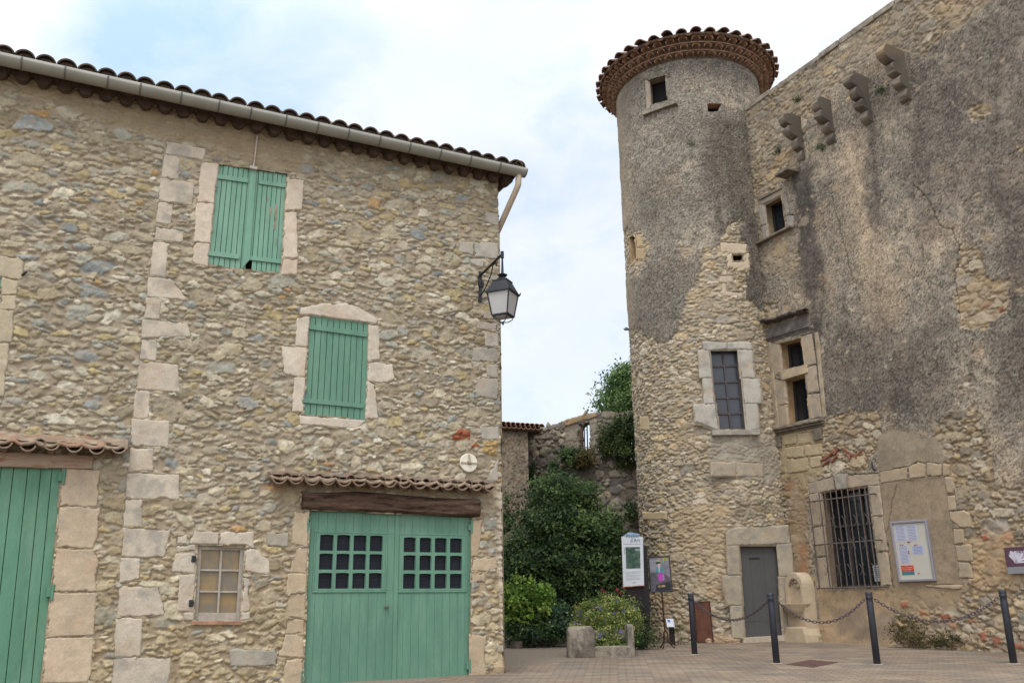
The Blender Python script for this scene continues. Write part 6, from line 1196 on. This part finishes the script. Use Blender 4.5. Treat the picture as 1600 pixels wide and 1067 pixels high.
def blob(nm, s, t_, rs, rt, col, w=.0, n=16, ph=0):
    mb = MB(); mb.prism(FE, [B(s+rs*math.cos(a), t_+rt*math.sin(a)*(1+.1*math.sin(3*a+ph))) for a in np.linspace(0, 6.283, n+1)[:-1]], -.005, -.003+w); mb.build(nm, mat('paint_%d' % len(bpy.data.materials), S(*col), .6, var=.25, vs=18, bump=.1), t)
def pq(nm, pts, col, w=.0): mb = MB(); mb.prism(FE, [B(*p) for p in pts], -.005, -.003+w); mb.build(nm, mat('paint_%d' % len(bpy.data.materials), S(*col), .6, var=.25, vs=18, bump=.1), t)
pq('painted_floor', [(.05, .46), (.40, .44), (.62, .46), (.94, .60), (.94, .95), (.05, .95)], (92, 88, 96)); pq('painted_dark', [(.68, .74), (.94, .70), (.94, .96), (.24, .96), (.28, .80)], (46, 46, 52), .0005)
blob('painted_yellow', .80, .09, .12, .05, (176, 168, 70), .0006); blob('painted_green', .46, .13, .08, .04, (150, 168, 110), .0007); blob('painted_pink', .55, .07, .18, .02, (170, 128, 140), .0004); blob('painted_green', .68, .16, .05, .05, (130, 160, 120), .0008); blob('painted_pink', .58, .22, .04, .03, (172, 120, 150), .0009)
pq('painted_jacket', [(.34, .32), (.44, .28), (.56, .28), (.64, .36), (.66, .46), (.50, .50), (.34, .46)], (72, 142, 154), .001); pq('painted_neck', [(.42, .28), (.53, .28), (.50, .42), (.46, .46)], (190, 176, 172), .0015); blob('painted_face', .465, .24, .075, .055, (198, 182, 178), .002)
blob('painted_hat', .44, .185, .11, .03, (42, 36, 46), .0025); blob('painted_skirt', .53, .58, .17, .13, (168, 84, 166), .002); blob('painted_fold', .50, .58, .07, .11, (186, 70, 178), .0024); blob('painted_fold', .63, .60, .04, .09, (150, 130, 166), .0024); blob('painted_shoe', .45, .84, .10, .04, (140, 116, 84), .002); blob('painted_shoe', .60, .83, .09, .03, (170, 150, 120), .002)
p0 = FE.px(1034, 924, -.03); P1 = FE.w(*p0, -.03); foot = np.array([FE.w(FE.px(1040, 1003, -.03)[0], 0, -.03)[0], P1[1], gz(Ye)]); mb = MB(); mb.tube([P1, foot+[0, 0, .30]], .014, 8)
for an in (0, 2.1, 4.2):
    d = np.array([math.cos(an), math.sin(an), 0]); mb.tube([foot+[0, 0, .34], foot+d*.04+[0, 0, .28], foot+d*.05+[0, 0, .14], foot+d*.14+[0, 0, .03], foot+d*.17+[0, 0, .012], foot+d*.15+[0, 0, .04]], .011, 6)
mb.build('iron_stand', RUST, t)
# small label post
P = ground(1051, 1007); t = thing('label_post', 'short black label post with a small tilted white card near the tower', 'label post', P); FL2 = Fr(P, (1, -.2)); k = P[1]/FP
mb = MB(); mb.box(FL2, -4*k, 4*k, P[2]-.02, P[2]+28*k, -.05, .0); mb.build('post', mat('post_dark', S(46, 38, 38), .7, bump=.1), t, bevel=.006)
mb = MB(); vs = [FL2.w(a, P[2]+b, c) for a, b, c in ((-6*k, 26*k, .08), (5*k, 26*k, .08), (3*k, 37*k, -.08), (-8*k, 37*k, -.08))]; vs += [np.array(v)+[0, .0, -.01] for v in vs]; mb.add(vs, [(0, 1, 2, 3), (7, 6, 5, 4), (0, 4, 5, 1), (1, 5, 6, 2), (2, 6, 7, 3), (3, 7, 4, 0)]); mb.build('card', WHITE, t)
mb = MB(); vv = [np.array(v)+[0, -.004, .002] for v in [FL2.w(a, P[2]+b, c) for a, b, c in ((-5*k, 32*k, -.005), (-1*k, 32*k, -.005), (-2*k, 35.5*k, -.055), (-6*k, 35.5*k, -.055))]]; mb.add(vv, [(0, 1, 2, 3)]); mb.build('card_mark', mat('card_blue', S(90, 100, 180), .6, bump=0), t)
# bollards and chains
def bpos(x, y, h=1.0):
    return ground(x, y, h)-np.array([0, 0, h])
bp_ = [bpos(1079, 926.5), bpos(1203.5, 926), bpos(1357, 924), bpos(1565.5, 921)]
labs = ['dark grey bollard in front of the rust brown plate', 'dark grey bollard in front of the grey tower door', 'dark grey bollard below the barred window of the castle', 'dark grey bollard nearest the camera, below the purple sign']
b0 = None
for i, P in enumerate(bp_):
    if b0 is None:
        b0 = thing('bollard', labs[0], 'bollard', P, 'dark bollards joined by chains across the square')
        mb = MB(); mb.lathe(P, [(.0, -.05), (.05, -.05), (.048, .85), (.044, .90), (.050, .905), (.052, .93), (.046, .94), (.05, .95), (.052, .985), (.045, 1.0), (0, 1.003)], 20); mb.build('post', BOLL, b0, smooth=False, bevel=0)
        mb = MB(); mb.lathe(P, [(.0, .011), (.085, .011), (.09, .004), (.09, -.02)], 20); mb.build('base_ring', mat('pale_cement', S(176, 164, 144), .95, var=.15), b0)
        mb = MB()
        for s in (-1, 1): mb.tube([P+[s*.045, 0, .90], P+[s*.075, 0, .90], P+[s*.085, 0, .885], P+[s*.07, 0, .875]], .006, 6)
        mb.build('chain_eye', CHAIN, b0)
        for o in b0.children:
            if o.name.startswith('post'): o.data.polygons.foreach_set('use_smooth', [True]*len(o.data.polygons))
        r = b0
    else:
        r = b0.copy(); sc.collection.objects.link(r); r.location = tuple(P); r['label'] = labs[i]
        for ch in b0.children: c_ = ch.copy(); sc.collection.objects.link(c_); c_.parent = r
    d = bp_[min(i+1, 3)]-bp_[max(i-1, 0)]; r.rotation_euler = (0, 0, math.atan2(d[1], d[0]))
def link(mb, c, t, up, L_=.032, W_=.017, r=.0058):
    t = t/np.linalg.norm(t); s = np.cross(t, up); s /= np.linalg.norm(s); n = 14; pts = []
    for k in range(n):
        a = 2*math.pi*k/n; x = math.cos(a); y = math.sin(a); pts.append(c+t*(x*W_+(L_-W_)*np.sign(x)*min(1, abs(x)*3))+s*(y*W_))
    m = 6; vs = []
    for k in range(n):
        p = pts[k]; q = pts[(k+1) % n]-pts[k-1]; q /= np.linalg.norm(q); nn = np.cross(s, t); b = np.cross(q, nn); 
        for j in range(m): a = 2*math.pi*j/m; vs.append(p+r*(math.cos(a)*nn+math.sin(a)*b))
    mb.add(vs, [(k*m+j, k*m+(j+1) % m, ((k+1) % n)*m+(j+1) % m, ((k+1) % n)*m+j) for k in range(n) for j in range(m)])
for i, (lab, sag) in enumerate((('drooping iron chain in front of the tower door', .30), ('drooping iron chain in front of the stone fountain', .31), ('drooping iron chain under the notice board, nearest the camera', .31))):
    a, b = bp_[i]+[0, 0, .885], bp_[i+1]+[0, 0, .885]; d = b-a; D = np.linalg.norm(d); d = d/D; a = a+d*.08; b = b-d*.08
    t = thing('chain', lab, 'chain', (a+b)/2-[0, 0, .885], 'chains slung between the bollards'); T = np.linspace(0, 1, 400); pc = a[None]+(b-a)[None]*T[:, None]-ZV[None]*(sag*4*T*(1-T))[:, None]; sl = np.concatenate([[0], np.cumsum(np.linalg.norm(np.diff(pc, axis=0), axis=1))]); n = int(sl[-1]/.048); mb = MB()
    for k in range(n):
        s_k = sl[-1]*(k+.5)/n; c = np.array([np.interp(s_k, sl, pc[:, j]) for j in range(3)]); c2 = np.array([np.interp(s_k+.01, sl, pc[:, j]) for j in range(3)]); tt = c2-c if np.linalg.norm(c2-c) > 1e-6 else d
        up = np.array([0, 0, 1.]) if k % 2 else np.cross(tt, [0, 0, 1.]); up = up+.35*np.cross(tt/np.linalg.norm(tt), up); link(mb, c, tt, up)
    mb.build('links', CHAIN, t, smooth=True)
# drain cover
pts = [ground(*p) for p in ((1229, 1038.5), (1266, 1031.5), (1309, 1035.5), (1271, 1043.5))]; t = thing('drain_cover', 'rusty brown metal cover set flush in the paving behind the bollards', 'drain cover', sum(pts)/4)
mb = MB(); mb.add([p+[0, 0, .014] for p in pts]+[p-[0, 0, .02] for p in pts], [(0, 3, 2, 1), (0, 1, 5, 4), (1, 2, 6, 5), (2, 3, 7, 6), (3, 0, 4, 7)]); c_ = mb.build('plate', mat('cover_plate', S(108, 82, 76), .7, .3, var=.2, vs=6, bump=.3), t)
# wall fountain
off = .34; fa, fb_ = FB.px(1233, 990, off)[0], FB.px(1262, 990, off)[0]; P = FB.w((fa+fb_)/2, 0, .2); z0 = gz(P[1]); zt_ = FB.px(1250, 893, off)[1]; t = thing('wall_fountain', 'cream stone drinking fountain with a half round basin and a tap by the castle wall', 'fountain', (P[0], P[1], z0))
fst = mat('fountain_stone', S(192, 170, 140), .9, vs=4, bump=.6, col2=S(206, 190, 164), edge=(.35, .7)); cu_ = (fa+fb_)/2; hw = (fb_-fa)/2; n_ = 14; rz = hw*1.15
out = [(cu_-hw*.92, z0+.25), (cu_-hw, z0+.6)]+[(cu_-hw*math.cos(a), zt_-rz+rz*math.sin(a)) for a in np.linspace(0, math.pi, n_)]+[(cu_+hw, z0+.6), (cu_+hw*.92, z0+.25)]
ni = [(cu_-hw*.66, z0+.62)]+[(cu_-hw*.66*math.cos(a), zt_-rz+.66*rz*math.sin(a)-.03) for a in np.linspace(0, math.pi, n_)]+[(cu_+hw*.66, z0+.62)]
mb = MB(); mb.prism(FB, out, -.02, off-.07)
# rim in front with the niche sunk into it
m_ = len(ni); oo = [(cu_-hw, z0+.62)]+out[2:-2]+[(cu_+hw, z0+.62)]
vs = [FB.w(*p, off) for p in oo]+[FB.w(*p, off) for p in ni]+[FB.w(*p, off-.07) for p in oo]+[FB.w(*p, off-.069) for p in ni]; k1 = len(oo)
mb.add(vs, [(i, i+k1, i+1+k1, i+1) for i in range(k1-1)]+[(i+2*k1, i, i+1, i+1+2*k1) for i in range(k1-1)]+[(i+k1, i+3*k1, i+1+3*k1, i+1+k1) for i in range(k1-1)]+[(0, 2*k1, 3*k1, k1)])
mb.box(FB, cu_-hw, cu_+hw, z0+.02, z0+.62, -.02, off-.0); mb.build('back_slab', fst, t, bevel=.012)
mb = MB(); c0 = FB.w(cu_, z0, off-.02); an0 = math.atan2(-FB.e1[1], -FB.e1[0]); 
zb_ = FB.px(1245, 943, off+.2)[1]; mb.lathe((c0[0], c0[1], 0), [(.0, zb_-.26), (.10, zb_-.25), (.22, zb_-.14), (.29, zb_-.02), (.30, zb_), (.26, zb_+.005), (.24, zb_-.03), (.12, zb_-.10), (0, zb_-.12)], 28); mb.build('basin', fst, t, smooth=False)
mb = MB(); mb.prism(FB, [(cu_-hw*1.25, z0-.02), (cu_+hw*1.25, z0-.02), (cu_+hw*1.2, z0+.14), (cu_+hw*.95, z0+.30), (cu_-hw*.95, z0+.30), (cu_-hw*1.2, z0+.14)], -.02, off+.10); mb.build('base', fst, t, bevel=.03)
tp_ = FB.px(1246, 911, off-.05); mb = MB(); mb.prism(FB, [(tp_[0]+.085*math.cos(a), tp_[1]+.085*math.sin(a)) for a in np.linspace(0, 6.283, 13)[:-1]], off-.08, off-.03); mb.build('tap_rose', fst, t, bevel=.01)
mb = MB(); mb.tube([FB.w(*tp_, off-.03), FB.w(*tp_, off+.14), FB.w(tp_[0], tp_[1]-.03, off+.17), FB.w(tp_[0], tp_[1]-.07, off+.17)], .015, 8); mb.tube([FB.w(tp_[0], tp_[1], off+.06), FB.w(tp_[0], tp_[1]+.07, off+.06)], .010, 6); mb.tube([FB.w(tp_[0]-.04, tp_[1]+.07, off+.06), FB.w(tp_[0]+.04, tp_[1]+.07, off+.06)], .010, 6); mb.build('tap', RUSTB, t)
